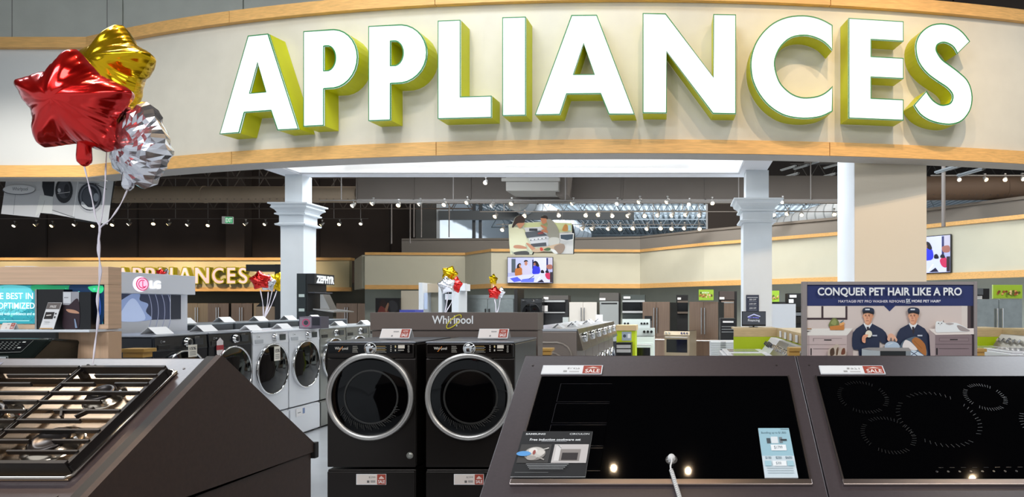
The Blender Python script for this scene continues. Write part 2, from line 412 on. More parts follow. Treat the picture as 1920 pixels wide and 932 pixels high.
# ------------------------------------------------------------------ perimeter fascia further in
def seg_wall(mb, pts, z0, z1, th, m):
    """pts: plan points left to right; wall thickness goes away from the camera"""
    for (a, b) in zip(pts[:-1], pts[1:]):
        a = Vector(a); b = Vector(b); d = (b - a).normalized(); n = Vector((-d.y, d.x)) * th
        q = [a, b, b + n, a + n]
        mb.hexa([(p.x, p.y, z0) for p in q] + [(p.x, p.y, z1) for p in q], m)
    return mb
def plan(l, off=0): return [((px - PX) * (D + off) / F, D + off) for px, D in l]
FR = [(684, 26.8), (872, 27), (921, 25.2), (1200, 25.5), (1320, 22.8), (1571, 19.5), (1740, 17.7), (1920, 15.8), (2200, 14)]
FC = mat('#CBC8B4', .85, noise=.02, sc=2)
FZ0, FZ1 = EYE + .75, EYE + 2.1
struct('wall_right', seg_wall(MB(), plan(FR), FZ0, FZ1, .25, FC))
struct('trim_30', seg_wall(MB(), plan(FR, -.04), FZ0 - .05, FZ0 + .12, .1, WOODT))
struct('trim_31', seg_wall(MB(), plan(FR, -.08), FZ1 - .02, FZ1 + .08, .4, WOODT))
struct('wall_left', seg_wall(MB(), [(-48, 30), (-15.0, 30)], FZ0, FZ1, .25, mat('#CDBF96', .85)))
struct('trim_32', seg_wall(MB(), [(-48, 29.96), (-14.9, 29.96)], FZ0 - .06, FZ0 + .12, .1, WOODT))
struct('trim_33', seg_wall(MB(), [(-48, 29.9), (-14.9, 29.9)], FZ1 - .02, FZ1 + .1, .4, WOODT))
struct('wall_left_return', seg_wall(MB(), [(-12.86, 27.2), (-14.6, 30.1)], FZ0, FZ1, .2, FC))
BW = mat('#A3A9A1', .85, noise=.03, sc=2)
struct('wall_back_right', seg_wall(MB(), plan(FR, 1.3), 0, FZ0 + .3, .2, BW))
struct('wall_back_left', seg_wall(MB(), [(-48, 31.2), (-13.5, 31.2)], 0, FZ0 + .3, .2, mat('#5B5A50', .85)))
BK = [(753, 27.9), (960, 27.7), (1100, 27.4), (1200, 27), (1320, 24.6), (1571, 21.2), (1740, 19.3), (1920, 17.2), (2200, 15.5)]
struct('wall_bulkhead', seg_wall(MB(), plan(BK), 3.5, 4.40, .3, mat('#85807A', .9)))
struct('trim_34', seg_wall(MB(), plan(BK, -.05), 4.40, 4.48, .4, mat('#7A746D', .9)))
w = MB(); w.box(1.05, 27.8 + .1, 4.3, 2.4, 28.2, 6.05, mat('#3E3733', .9)); w.box(.98, 27.85, 4.3, 1.05, 28.2, 6.05, mat('#B9BCC0', .7)); struct('wall_panel', w)
w = MB(); w.box(-11.0, 30.0, 5.55, -2.2, 30.2, 5.95, mat('#6F7478', .8)); struct('trim_60', w)
for x in (-9.6, -9.3): struct('trim_6%d' % int(1 + abs(x)), MB().box(x, 30.4, 4, x + .14, 30.5, 7, mat('#5A5D61', .8)))

# letters of the rear sign
LAY2 = [('A', 219, 242), ('P', 248, 268), ('P', 272, 292), ('L', 297, 314), ('I', 318, 325), ('A', 333, 361), ('N', 365, 393), ('C', 397, 420), ('E', 425, 442), ('S', 446, 465)]
BF = mat('#F4BCC0', .6, emit=.35); BR = mat('#A6A20C', .5)
for (ch, x0, x1), nm in zip(LAY2, NM):
    a = W(x0, 0, 29.75); b_ = W(x1, 0, 29.75); zl = EYE + (PY - 532) * 29.75 / F; zh = EYE + (PY - 501) * 29.75 / F
    rt = thing('sign_letter', 'small pinkish %s on the far rear sign' % nm, 'sign letter', ((a.x + b_.x) / 2, 29.75, zl), 0, 'letters of the distant rear sign')
    wd_ = b_.x - a.x; H = zh - zl
    MB().ngon_prism(GL[ch], lambda u, v, k: ((u - .5) * wd_, 0 if k == 0 else .02, v * H), BF).build('face', rt)
    e = MB()
    for lp in GL[ch]:
        for i in range(len(lp)):
            p, q = lp[i], lp[(i + 1) % len(lp)]
            if abs(p[0] - q[0]) + abs(p[1] - q[1]) > .004: e.tube([((p[0] - .5) * wd_, .0, p[1] * H), ((q[0] - .5) * wd_, .0, q[1] * H)], .026, BR, n=4)
        n = len(lp); e.add([((u - .5) * wd_, .02, v * H) for u, v in lp] + [((u - .5) * wd_, .24, v * H) for u, v in lp], [(i, (i + 1) % n, n + (i + 1) % n, n + i) for i in range(n)], BR)
    e.build('outline', rt)

# ------------------------------------------------------------------ columns
def column(xc, yc, w_, cw, nw, label, zc=2.944, base=0):
    xc, yc, w_, cw, nw, zc = xc * K, yc * K, w_ * K, cw * K, nw * K, zz(zc)
    t = thing('column', label, 'column', (xc, yc, 0), 0, 'white square columns with stepped capitals')
    h = w_ / 2
    s_ = MB(); s_.box(-h, -h, 0, h, h, zc - .36 * K, COLW); s_.build('shaft', t)
    s_ = MB(); s_.box(-h - .03, -h - .03, 0, h + .03, h + .03, .14, COLW); s_.build('base', t, bevel=.008)
    s_ = MB(); s_.box(-nw / 2, -nw / 2, zc - .02 * K, nw / 2, nw / 2, zz(3.314), COLW); s_.build('neck', t)
    c_ = MB()
    def sq(prof):
        vs = []
        for hw, z in prof: vs += [(-hw, -hw, z), (hw, -hw, z), (hw, hw, z), (-hw, hw, z)]
        fs = []
        for i in range(len(prof) - 1):
            for k in range(4): fs.append((4 * i + k, 4 * i + (k + 1) % 4, 4 * i + 4 + (k + 1) % 4, 4 * i + 4 + k))
        c_.add(vs, fs + [(3, 2, 1, 0), tuple(4 * (len(prof) - 1) + k for k in range(4))], COLW)
    C = cw / 2
    sq([(h, zc - .36 * K), (h + .002 * K, zc - .29 * K), (h + .045 * K, zc - .28 * K), (h + .05 * K, zc - .262 * K), (h + .02 * K, zc - .25 * K), (h + .012 * K, zc - .24 * K), (h + .012 * K, zc - .155 * K), (h + .05 * K, zc - .145 * K), (h + .052 * K, zc - .13 * K), (h + .03 * K, zc - .12 * K),
        (h + .035 * K, zc - .108 * K), (h + .05 * K, zc - .085 * K), (h + .085 * K, zc - .06 * K), (C - .03 * K, zc - .035 * K), (C - .028 * K, zc - .025 * K), (C, zc - .018 * K), (C, zc)])
    c_.build('capital', t)
    return t
column(-4.955, 8.6, .29, .50, .22, 'left white square column with stepped capital, beside the black hood tower')
column(1.02 - .1, 8.35, .35, .60, .28, 'right white square column with stepped capital, behind the lime counter', zc=2.95)
t = thing('pillar', 'wide plain cream pillar rising behind the blue pet hair poster', 'pillar', (2.465 * K, 8.33 * K, 0))
KB().box(-.425, -.43, 0, .425, .43, 4.9, mat('#D8CDBB', .85)).build('shaft', t)
KB().box(-.43, -.425, 0, -.4255, .43, 4.9, mat('#E2E5E8', .8)).build('side_panel', t)  # the pillar's brightly lit side, put into a paler, cooler colour
MB().box(-.64, -.64, 0, .64, .64, .12, WHITE).build('base', t, bevel=.01)

# ------------------------------------------------------------------ ducts, trusses, tracks
DUCT = mat('#5E564F', .75, noise=.04, sc=1.5); DUCTB = mat('#8B7A66', .7, noise=.05, sc=1.5)
t = thing('air_duct', 'long rectangular grey-brown air duct crossing under the ceiling', 'duct', (0, 18, 4.47))
b = MB(); b.box(-8.6, -.4, 0, 4.9, .4, .62, DUCT)
for x in (-8.6, -7.1, -5.6, -4.0, -1.6, .6, 2.0, 3.4, 4.8): b.box(x - .02, -.42, -.02, x + .02, .42, .64, DUCT)
b.build('main_run', t)
b = MB(); b.box(-8.6, -.42, -.1, 4.9, -.36, .0, mat('#857F79', .7)); b.build('bottom_flange', t)
b = MB(); b.box(-4.4, -1.4, .05, -3.1, -.42, .55, mat('#8E8B85', .6)); b.box(-4.5, -1.45, .28, -3.05, -1.38, .36, mat('#8E8B85', .6)); b.box(-3.2, -1.2, -.02, -2.9, -.42, .6, DUCT); b.build('side_branch', t)
def round_duct(x0, x1, y, z, r, label, m):
    t = thing('round_duct', label, 'duct', ((x0 + x1) / 2, y, z), 0, 'round perforated ducts'); L = (x1 - x0) / 2
    b = MB(); b.cyl((-L, 0, 0), (L, 0, 0), r, m, n=28); b.build('tube', t)
    b = MB(); k = -L + .3
    while k < L: b.cyl((k - .02, 0, 0), (k + .02, 0, 0), r + .012, m, n=28); k += 2.4
    b.build('joint_ring', t)
    b = MB(); k = -L + .1
    while k < L:
        b.box(k, -r * .74 - .012, -r * .70, k + .03, -r * .70, -r * .66, BLACK); k += .19
    b.build('air_hole', t)['kind'] = 'stuff'
    return t

round_duct(-18, -8.75, 18, 4.66, .22, 'left round tan perforated duct above the dark wall', DUCTB)
round_duct(6.0, 14, 18, 4.83, .32, 'right round brown perforated duct right of the cream pillar', mat('#5E4B3C', .7, noise=.05, sc=1.5))
TR = mat('#7C858A', .6); TRD = mat('#3A3836', .7); TRL = mat('#D5DADD', .6)
def truss(p0, p1, h, n, m, label, grp, r=.035):
    p0 = Vector(p0); p1 = Vector(p1); t = thing('roof_truss', label, 'truss', tuple((p0 + p1) / 2), 0, grp); c = (p0 + p1) / 2
    b = MB(); b.tube([p0 - c, p1 - c], r, m, n=4); b.build('bottom_chord', t)
    b = MB(); u = Vector((0, 0, h)); b.tube([p0 - c + u, p1 - c + u], r, m, n=4); b.build('top_chord', t)
    b = MB(); pts = []
    for k in range(n * 2 + 1): pts.append(p0 - c + (p1 - p0) * k / (2 * n) + (u if k % 2 else Vector((0, 0, 0))))
    for a, q in zip(pts[:-1], pts[1:]): b.tube([a, q], r * .6, m, n=4)
    b.build('web', t)
    return t
for k, (y, nm) in enumerate(((31.5, 'nearest'), (34.5, 'second nearest'), (38, 'third nearest'), (42, 'farthest'))):
    truss((-10.9, y, 6.15), (12, y, 6.15), .75, 26, TR, '%s grey steel truss under the bright daylit ceiling' % nm, 'trusses of the daylit hall')
for k, (x0, y0, x1, y1) in enumerate(((-7.3, 26, -10.5, 46), (-6.2, 27, -3.4, 33), (-4.2, 31, -2.6, 36), (-1.9, 31, -.6, 35))):
    b = MB(); b.tube([(x0, y0, 6.2), (x1, y1, 5.9)], .06, TRL, n=4); b.box(x0 - .1, y0 - .02, 6.2, x0 + .1, y0 + .02, 7, TRL)
# pale sloping ducts of the daylit hall
for (x0, y0, z0, x1, y1, z1, r, nm) in ((-7.2, 29, 6.35, -6.0, 40, 5.9, .55, 'left pale fabric duct receding under the daylit ceiling'), (5.9, 22, 5.0, 3.4, 27.5, 4.75, .38, 'right pale duct receding beside the right column')):
    b = MB(); b.cyl((x0, y0, z0), (x1, y1, z1), r, mat('#CDD3D8', .6), n=20)
    for k in range(12):
        f = k / 12; c_ = Vector((x0, y0, z0)).lerp(Vector((x1, y1, z1)), f); c2 = Vector((x0, y0, z0)).lerp(Vector((x1, y1, z1)), f + .01)
        b.cyl(c_, c2, r + .02, mat('#9EA5AA', .6), n=20)
    tag(b.build('fabric_duct'), nm, 'duct', 'pale receding ducts')
nms = ['first', 'second', 'third', 'fourth', 'fifth', 'sixth']
for i, y in enumerate((13.2, 20.5, 23, 26)):
    truss((4.2 if y > 15 else 4.2, y, 5.4 if y < 15 else 6.6), (16, y, 5.4 if y < 15 else 6.6), .6, 16, TRD, '%s dark roof joist counting inward, upper right behind the sign' % nms[i], 'dark roof joists on the right')
for i, y in enumerate((14.5, 20.5, 24, 27)):
    truss((-26, y, 5.6 if y > 15 else 4.95), (-8.5, y, 5.6 if y > 15 else 4.95), .7, 20, mat('#5A5048', .7), '%s brown roof joist counting inward, upper left behind the sign' % nms[i], 'brown roof joists on the left')
# linear fixtures in the dark right ceiling
for i, (x, y, D) in enumerate(((1478, 316, 22), (1502, 314, 23), (1482, 330, 20), (1524, 307, 23), (1560, 312, 22), (1552, 330, 21), (1777, 318, 14), (1800, 312, 15), (1820, 324, 14))):
    c_ = W(x, y, D); t = thing('ceiling_lamp', 'slim dim batten lamp among dark joists, upper right', 'lamp', tuple(c_), R(-62 if i < 6 else -75), 'dim batten lamps in the dark ceiling')
    b = MB(); b.box(-.4, -.04, 0, .4, .04, .04, mat('#4A4E50', .6)); b.build('housing', t)
    b = MB(); b.box(-.37, -.025, -.02, .37, .025, -.001, mat('#6E7478', .5)); b.build('tube', t)

# track lights
HEAD = mat('#8E8C88', .4, metal=.6); LENSW = mat('#FFDFA0', .4, emit=8); LENSN = mat('#FFF3DC', .4, emit=2.2); HEADD = mat('#4C4742', .5)
def spot_proto(label, lens, head):
    t = thing('track_light', label, 'track light', (0, 0, -5))
    b = MB(); b.cyl((0, 0, 0), (0, 0, .16), .012, head, n=6); b.box(-.03, -.03, .14, .03, .03, .18, head); b.build('stem', t)
    b = MB(); b.lathe([(0, .10), (.035, .10), (.05, .05), (.075, -.02), (.08, -.09), (.072, -.092)], head, n=16, axis=Matrix.Rotation(R(-48), 4, 'X') @ Matrix.Rotation(R(12), 4, 'Y')); b.build('lamp_head', t)
    b = MB(); b.lathe([(0, -.085), (.07, -.085)], lens, n=16, axis=Matrix.Rotation(R(-48), 4, 'X') @ Matrix.Rotation(R(12), 4, 'Y')); b.build('lens', t)
    return t
SPW = spot_proto('x', LENSW, HEAD); SPN = spot_proto('x', LENSN, HEAD)
def spots(lst, D, label, grp, sc=1.0, first=[None]):
    for i, (x, y) in enumerate(lst):
        c_ = W(x, y, D); s = .70 * sc * D / 16.5
        dup(SPW if (i * 7 + len(lst)) % 3 != 1 else SPN, tuple(c_), R(random.uniform(-45, 45)), label, grp, s)
def rail(x0, x1, y, D, label, drops, top):
    a = W(x0, y, D); b_ = W(x1, y, D); t = thing('light_track', label, 'light track', tuple((a + b_) / 2)); c_ = (a + b_) / 2
    m = MB(); m.box(a.x - c_.x, -.012, -.012, b_.x - c_.x, .012, .012, mat('#5C5854', .5)); m.build('rail', t)
    for d in drops:
        p = W(d, y, D); m = MB(); m.cyl((p.x - c_.x, 0, .02), (p.x - c_.x, 0, top - c_.z), .014, mat('#6F6A66', .5), n=6); m.build('hanger', t)
spots([(663, 384), (700, 380), (748, 383), (788, 381), (834, 382), (877, 378), (924, 384), (960, 380), (1075, 380), (1158, 380), (1200, 377), (1252, 377), (1293, 381), (1335, 379), (1404, 376), (1468, 377)], 16.5, 'spotlight on the long near track under the rectangular duct', 'spotlights of the near track')
rail(600, 1575, 376, 16.5, 'long near light track running under the rectangular duct', (640, 850, 1060, 1385, 1520), CEILZ)
spots([(984, 403), (1047, 402), (1099, 402), (1123, 401), (1147, 403), (1179, 403), (1208, 403), (1234, 402), (1261, 402), (1287, 401), (1312, 402), (1450, 401), (1477, 399), (1503, 401), (1564, 400)], 22, 'spotlight on the middle track before the daylit trusses', 'spotlights of the middle track')
rail(900, 1575, 397, 22, 'middle light track crossing before the daylit trusses', (945, 1122, 1280), CEILZ)
spots([(930, 404), (943, 429), (1093, 427), (1112, 427), (1142, 427), (1163, 427), (1188, 426), (1214, 427), (1239, 426), (1260, 427), (1284, 426), (1311, 427)], 24, 'spotlight on the lowest track above the grey bulkhead', 'spotlights of the low track')
rail(930, 1320, 421, 24, 'lowest light track just above the grey bulkhead', (1225, 1310), CEILZ)
spots([(28, 422), (68, 420), (99, 422), (141, 420), (175, 422), (212, 420), (243, 419), (288, 418), (317, 419), (353, 420), (391, 421), (461, 419), (498, 419), (604, 420), (637, 419), (677, 418)], 27, 'spotlight on the track in front of the dark brown wall', 'spotlights of the dark wall track', .8)
rail(-40, 690, 410, 27, 'thin light track in front of the dark brown wall', (75, 240, 329, 390, 486, 626, 676), CEILZ)
spots([(1798, 335), (1847, 335), (1885, 335), (1917, 334)], 15.5, 'spotlight above the round brown duct on the right', 'spotlights above the right round duct')
rail(1745, 2000, 329, 15.5, 'light track above the round brown duct on the right', (1769, 1960), CEILZ)
spots([(911, 341)], 15, 'single spotlight just below the bright coffer edge', None)
for p_ in (SPW, SPN):
    for c_ in list(p_.children): bpy.data.objects.remove(c_)
    bpy.data.objects.remove(p_)
for i, (x, y0, y1, D) in enumerate(((734, 378, 457, 20), (769, 378, 456, 20), (776, 378, 445, 20), (790, 378, 445, 20), (842, 385, 445, 20), (1769, 320, 425, 15))):
    a = W(x, y0, D); b_ = W(x, y1, D); m = MB(); m.cyl((a.x, D, CEILZ), tuple(b_), .02 if i < 5 else .045, mat('#6A6460', .6), n=6)
    tag(m.build('hanging_rod'), ['leftmost thin rod hanging before the dark wall', 'second thin rod from the left before the dark wall', 'third thin rod from the left before the dark wall', 'fourth thin rod, at the dark wall corner', 'fifth thin rod, before the white daylit wall', 'grey pipe dropping past the right wall television'][i], 'rod')
# exit sign
c_ = W(427, 413, 22); t = thing('exit_sign', 'small white hanging exit sign with green lettering before the dark wall', 'exit sign', tuple(c_), R(20))
MB().box(-.16, -.04, -.12, .16, .04, .12, PAPER).build('housing', t, bevel=.01)
a = Art(lambda x, y, l: Vector((x, -.042 - l, y)), emit=.6); a.rect(-.06, -.1, .15, .1, '#20A060'); a.fn = lambda x, y, l: Vector((x, -.042 - l, -y)); a.text('EXIT', -.045, -.07, .135, .07, '#F0FFF0', .02); a.build('face', t)
m = MB(); m.cyl((0, 0, .12), (0, 0, CEILZ - c_.z), .01, HEADD, n=6); m.build('hanger', t)

# ------------------------------------------------------------------ sloped display counters in the foreground
CNT = mat('#41373A', .36, noise=.10, sc=90, bump=.03, coat=.7)
CNTD = mat('#3A2820', .6, noise=.12, sc=60, bump=.05)
DARKE = mat('#0D0908', .6)
def counter(name, label, x0, x1, ya, za, tan, s_len, base_z, side):
    """A-frame counter: apex line at y=ya, z=za"""
    th = math.atan(tan); t = thing('display_counter', label, 'display counter', ((x0 + x1) / 2, ya, 0)); hx = (x1 - x0) / 2
    dy = s_len * math.cos(th); dz = s_len * math.sin(th); T = .025
    n = Vector((0, -math.sin(th), math.cos(th)))
    def slab(y0, z0, y1, z1, nn, xx0, xx1, th_=T):
        return [(xx0, y0, z0), (xx1, y0, z0), (xx1, y1, z1), (xx0, y1, z1)], nn * th_
    b = MB()
    p = [(-hx, 0, za), (hx, 0, za), (hx, -dy, za - dz), (-hx, -dy, za - dz)]
    b.hexa([tuple(Vector(q) - n * T) for q in p] + p, CNT); b.build('sloped_top', t, bevel=.003)
    # rear slope (towards the back)
    zb = base_z; yb = (za - zb) / .735; n2 = Vector((0, math.sin(math.atan(.735)), math.cos(math.atan(.735))))
    p = [(-hx, 0, za), (hx, 0, za), (hx, yb, zb), (-hx, yb, zb)]
    b = MB(); b.hexa([tuple(Vector(q) - n2 * T) for q in p] + p, CNTD); b.build('rear_slope', t)
    # cabinet body
    b = MB(); b.box(-hx + .01, -dy + .03, .08, hx - .01, yb - .03, base_z - .03, CNTD); b.build('cabinet', t)
    b = MB(); b.box(-hx + .04, -dy + .1, 0, hx - .04, yb - .1, .08, BLACK); b.build('plinth', t)
    for sx, on in ((-1, side < 0), (1, side > 0)):
        if not on:
            continue
        xo = sx * hx
        def pr(poly, xa, xb, m, nm, bev=.0):
            mb = MB().ngon_prism([poly], lambda u, v, k: (xa if k == 0 else xb, u, v), m); mb.build(nm, t, bevel=bev)
        e = .012
        pr([(-dy - .02, base_z - .19), (-dy - .0, za - dz + e), (0, za + e), (yb + .02, zb + .01), (yb + .02, base_z - .19 + .165), (yb - .02, base_z - .02)] if False else
           [(-dy - .004, zb - .0), (-dy - .004, za - dz + e), (0, za + e), (yb + .015, zb + .004), (yb + .015, zb - .03)], xo, xo + sx * .022, CNTD, 'end_panel')
        pr([(-dy - .004, 0), (-dy - .004, zb - .001), (yb - .005, zb - .034), (yb - .005, 0)], xo - sx * .002, xo + sx * .012, CNTD, 'end_panel')
        # dark edge strip running along the slope just inside the end panel
        q = [(xo - sx * .03, 0, za), (xo, 0, za), (xo, -dy, za - dz), (xo - sx * .03, -dy, za - dz)]
        b = MB(); b.hexa([tuple(Vector(a)) for a in q] + [tuple(Vector(a) + n * .010) for a in q], DARKE); b.build('edge_strip', t)
    if side > 0:
        b = MB(); b.box(-hx, yb - .0, zb - .06, hx + .03, yb + .03, zb + .012, DARKE); b.build('rear_ledge', t, bevel=.003)
    # screw heads
    for (ux, us) in ((.04, .06), (.04, s_len - .22), ((x1 - x0) - .08, .06), ((x1 - x0) - .08, s_len - .22)):
        c_ = Vector((-hx + ux, -us * math.cos(th), za - us * math.sin(th)))
        b = MB(); b.cyl(c_, c_ + n * .002, .004, mat('#6A6462', .4, metal=1), n=10); b.build('screw', t)
    return t
TR_ = .647; THR = math.atan(TR_); TL = .66; THL = math.atan(TL)
counter('c', 'middle dark sloped counter holding the induction cooktop with two cards', -.606, .434, 2.569, 1.444, TR_, 1.0, .84, 0)
counter('c', 'right-hand dark sloped counter holding the plain black ceramic cooktop', .437, 1.72, 2.569, 1.444, TR_, 1.0, .84, 0)
LC = counter('c', 'left dark brown sloped counter with a big end panel and the gas cooktop', -3.1, -1.705, 2.436, 1.444, TL, .86, 1.0, 1)
def slope_root(name, label, cat, x, s, ya, za, th, lift=.0, group=None):
    p = Vector((x, ya - s * math.cos(th), za - s * math.sin(th))) + Vector((0, -math.sin(th), math.cos(th))) * lift
    t = thing(name, label, cat, tuple(p), 0, group); t.rotation_euler = (th, 0, 0); return t
# local frame of a slope_root: x right, y up the slope, z off the surface
RIM = mat('#A99C98', .3, metal=1)
GLS = mat('#030304', .03, coat=0)
def cooktop(label, x, zones):
    t = slope_root('ceramic_cooktop', label, 'cooktop', x, .655, 2.569, 1.444, THR, .0005)
    w = .455
    MB().box(-w + .004, .022, .0, w - .004, .522, .008, GLS).build('glass', t, bevel=.002)
    MB().box(-w - .004, 0, 0, w + .004, .022, .010, RIM).build('front_trim', t, bevel=.002)
    for sx in (-1, 1): MB().box(sx * w - .003, .0225, 0, sx * w + .002, .524, .0085, mat('#6E6664', .35, metal=1)).build('side_trim', t)
    zones(t, w)
    return t
INK = mat('#15151C', .12); INK2 = mat('#2A2A2E', .2)
def flat(t, z=.0083, **k): return Art(lambda x, y, l: Vector((x, y, z + l)), eps=.00015, **k)
def zones1(t, w):
    a = flat(t, rough=.15)
    for k in range(4):
        y = .475 - k * .108; a.rect(-.375, y - .098, -.19, y, GLS); a.line(-.375, y, -.19, y, .0015, mat('#1C1C22', .2)); a.line(-.375, y - .098, -.19, y - .098, .0015, mat('#1C1C22', .2)); a.line(-.375, y, -.375, y - .098, .0015, INK2)
    a.build('printed_zones', t)
def zones2(t, w):
    a = flat(t, rough=.2); K = mat('#0C0C0D', .35)
    for cx, cy, r in ((-.31, .40, .075), (-.27, .21, .075), (-.08, .29, .125), (.12, .40, .06), (.30, .25, .1)):
        a = flat(t, rough=.2)
        for k in range(48):
            if k % 12 in (5, 6): continue
            q = 2 * PI * k / 48; a.line(cx + r * math.cos(q), cy + r * math.sin(q), cx + (r + .014) * math.cos(q + .05), cy + (r + .014) * math.sin(q + .05), .0018, K)
        a.build('burner_marking', t)
    a = flat(t, rough=.2)
    for k in range(9):
        a.ell(-.16 + k * .035, .052, .004, .004, INK2); a.line(-.15 + k * .035, .068, -.135 + k * .035, .068, .0015, INK2)
    a.build('touch_controls', t)
cooktop('glossy black induction cooktop with square zones and two promo cards, in the middle', -.0655, zones1)
cooktop('glossy black ceramic cooktop with faint round zones, at the right edge', .945, zones2)

# sale tickets lying on the counters
def ticket(rt, w, h, price, z=.001):
    MB().box(0, 0, 0, w, h, .004, mat('#E8E8EA', .15)).build('holder', rt)
    a = Art(lambda x, y, l: Vector((x, y, .0042 + l)), eps=.0002)
    f = .68; a.rect(.004, .003, w * f, h - .003, PAPER); a.rect(w * f, .003, w - .004, h - .003, REDP)
    a.text(price, w * .42, h * .52, w * .62, h * .74, '#8A8480'); a.rect(w * .36, h * .2, w * .42, h * .38, '#A8A4A0'); a.rect(w * .46, h * .2, w * .62, h * .32, '#C9C5C2')
    a.poly([(w * .73, h * .62), (w * .84, h * .80), (w * .95, h * .62)], '#E8C8BC')
    a.build('print', rt)
    b = Art(lambda x, y, l: Vector((x, h - y, .0046 + l)), eps=.0002); b.text('SALE', w * .72, h * .46, w * .96, h * .86, '#F6ECE6', .015); b.build('sale_lettering', rt)
ticket(slope_root('price_ticket', 'sale ticket in a clear holder at the top left of the induction cooktop', 'price ticket', -.525, .118, 2.569, 1.444, THR, .001, 'sale tickets'), .225, .052, '$1,479')
ticket(slope_root('price_ticket', 'sale ticket at the top left of the right-hand ceramic cooktop', 'price ticket', .512, .118, 2.569, 1.444, THR, .001, 'sale tickets'), .24, .050, '$971')

# promo cards on the induction cooktop
def S(px, py):
    k = 1.851 / ((py - PY) / F + .647); return ((px - PX) * k / F, (2.569 - k) / math.cos(THR))
def card_on_slope(name, label, x0, y0, x1, y1, fnart, skew):
    u0, s0 = S(x0, y0); u1, s1 = S(x1, y1); w = u1 - u0; h = s1 - s0
    t = slope_root(name, label, 'card', u0, s1, 2.569, 1.444, THR, .0095); t.rotation_euler.rotate_axis('Z', skew)
    MB().box(0, 0, 0, w, h, .003, PAPER).build('sheet', t)
    a = Art(lambda x, y, l: Vector((x * w, (1 - y) * h, .0031 + l)), eps=.0002, rough=.6); fnart(a); a.build('print', t)
def art1(a):
    a.rect(0, 0, 1, 1, '#121012'); a.text('SAMSUNG', .05, .045, .33, .085, '#E8E8E8', .02); a.text('CIRCULON', .68, .045, .96, .085, '#DADADA', .01)
    a.text('Free induction cookware set', .13, .17, .85, .225, '#F0F0F0', .015); a.rect(.3, .235, .66, .25, '#77777A')
    a.rect(.03, .31, .46, .72, '#3B3836'); a.rect(.5, .31, .98, .72, '#C8C0BC'); a.rect(.6, .42, .88, .68, '#8E8680'); a.rect(.63, .50, .85, .66, '#2E2826'); a.rect(.53, .35, .6, .68, '#DDD6D2'); a.line(.55, .33, .6, .4, .01, '#777'+'777')
    a.ell(.25, .52, .15, .15, '#8C857E'); a.ell(.25, .50, .13, .12, '#C9C2BA'); a.ell(.22, .46, .06, .06, '#E8E0D8'); a.ell(.33, .50, .06, .06, '#D8CFC6'); a.ell(.22, .62, .07, .05, '#A9A099'); a.line(.33, .45, .43, .40, .018, '#D9D2CA'); a.line(.30, .60, .40, .66, .018, '#B0A8A0'); a.ell(.24, .5, .02, .05, '#A05048')
    a.ell(.10, .53, .10, .055, '#5C9EDC')
    for k in range(4): a.rect(.17 + .02 * k, .75 + k * .035, .75 - .02 * k, .762 + k * .035, '#9A9A9A')
    a.rect(.05, .93, .5, .945, '#555555')
def art2(a):
    a.rect(0, 0, 1, .58, '#9FC4D0'); a.rect(0, .58, 1, 1, '#D3DEE4')
    a.rect(.72, .02, .98, .035, '#6C8590'); a.text('Bundling up to $1,800', .08, .08, .88, .135, '#56707C'); a.rect(.22, .22, .34, .33, '#4A5258'); a.rect(.36, .19, .58, .33, '#E4E8EA'); a.rect(.62, .2, .72, .32, '#788'+'288'); a.rect(.66, .24, .86, .28, '#3C4348')
    a.rect(.32, .36, .80, .48, '#F2F4F5'); a.text('$1799', .42, .385, .68, .455, '#4A606C'); a.text('$100', .1, .60, .28, .655, '#55707C'); a.text('$250', .42, .60, .6, .655, '#55707C'); a.text('$600', .72, .60, .92, .655, '#55707C')
    a.rect(.06, .59, .33, .592, '#8FB8C4'); a.rect(.3, .69, .72, .79, '#F2F4F5'); a.text('$300', .40, .71, .56, .77, '#4A606C'); a.rect(.06, .69, .26, .79, '#A9CCD6'); a.rect(.74, .69, .94, .79, '#A9CCD6')
    for k in range(3): a.rect(.1, .83 + k * .045, .9, .84 + k * .045, '#A9B6BC')
card_on_slope('promo_card', 'black promo card with cookware photo on the lower left of the cooktop', 982, 814, 1098, 899, art1, R(0))
card_on_slope('promo_card', 'pale blue bundle price card on the lower right of the cooktop', 1421, 808, 1496, 901, art2, R(0))
# security tether
u, s_ = S(1259, 866); th = THR
t = slope_root('security_tether', 'white coiled security tether stuck to the black induction cooktop', 'tether', u, s_, 2.569, 1.444, THR, .009)
WP = mat('#E8E4E0', .35)
b = MB(); b.lathe([(0, .004), (.018, .004), (.019, .0), ], mat('#5A5450', .2), n=20); b.build('adhesive_pad', t)
b = MB(); b.lathe([(.012, .004), (.012, .012), (.009, .018), (0, .02)], WP, n=20); b.build('plug', t)
pts = []
for k in range(0, 20): pts.append((.002 * math.sin(k / 3), -k * .0028, .016 - k * .0003))
base = Vector(pts[-1]); n0 = len(pts)
for k in range(1, 150):
    q = k * .75; pts.append((base.x + .0045 * math.cos(q) + .00022 * k, base.y - k * .0009, .012 + .0045 * math.sin(q)))
b = MB(); b.tube(pts, .0028, WP, n=6); b.build('coiled_cord', t)

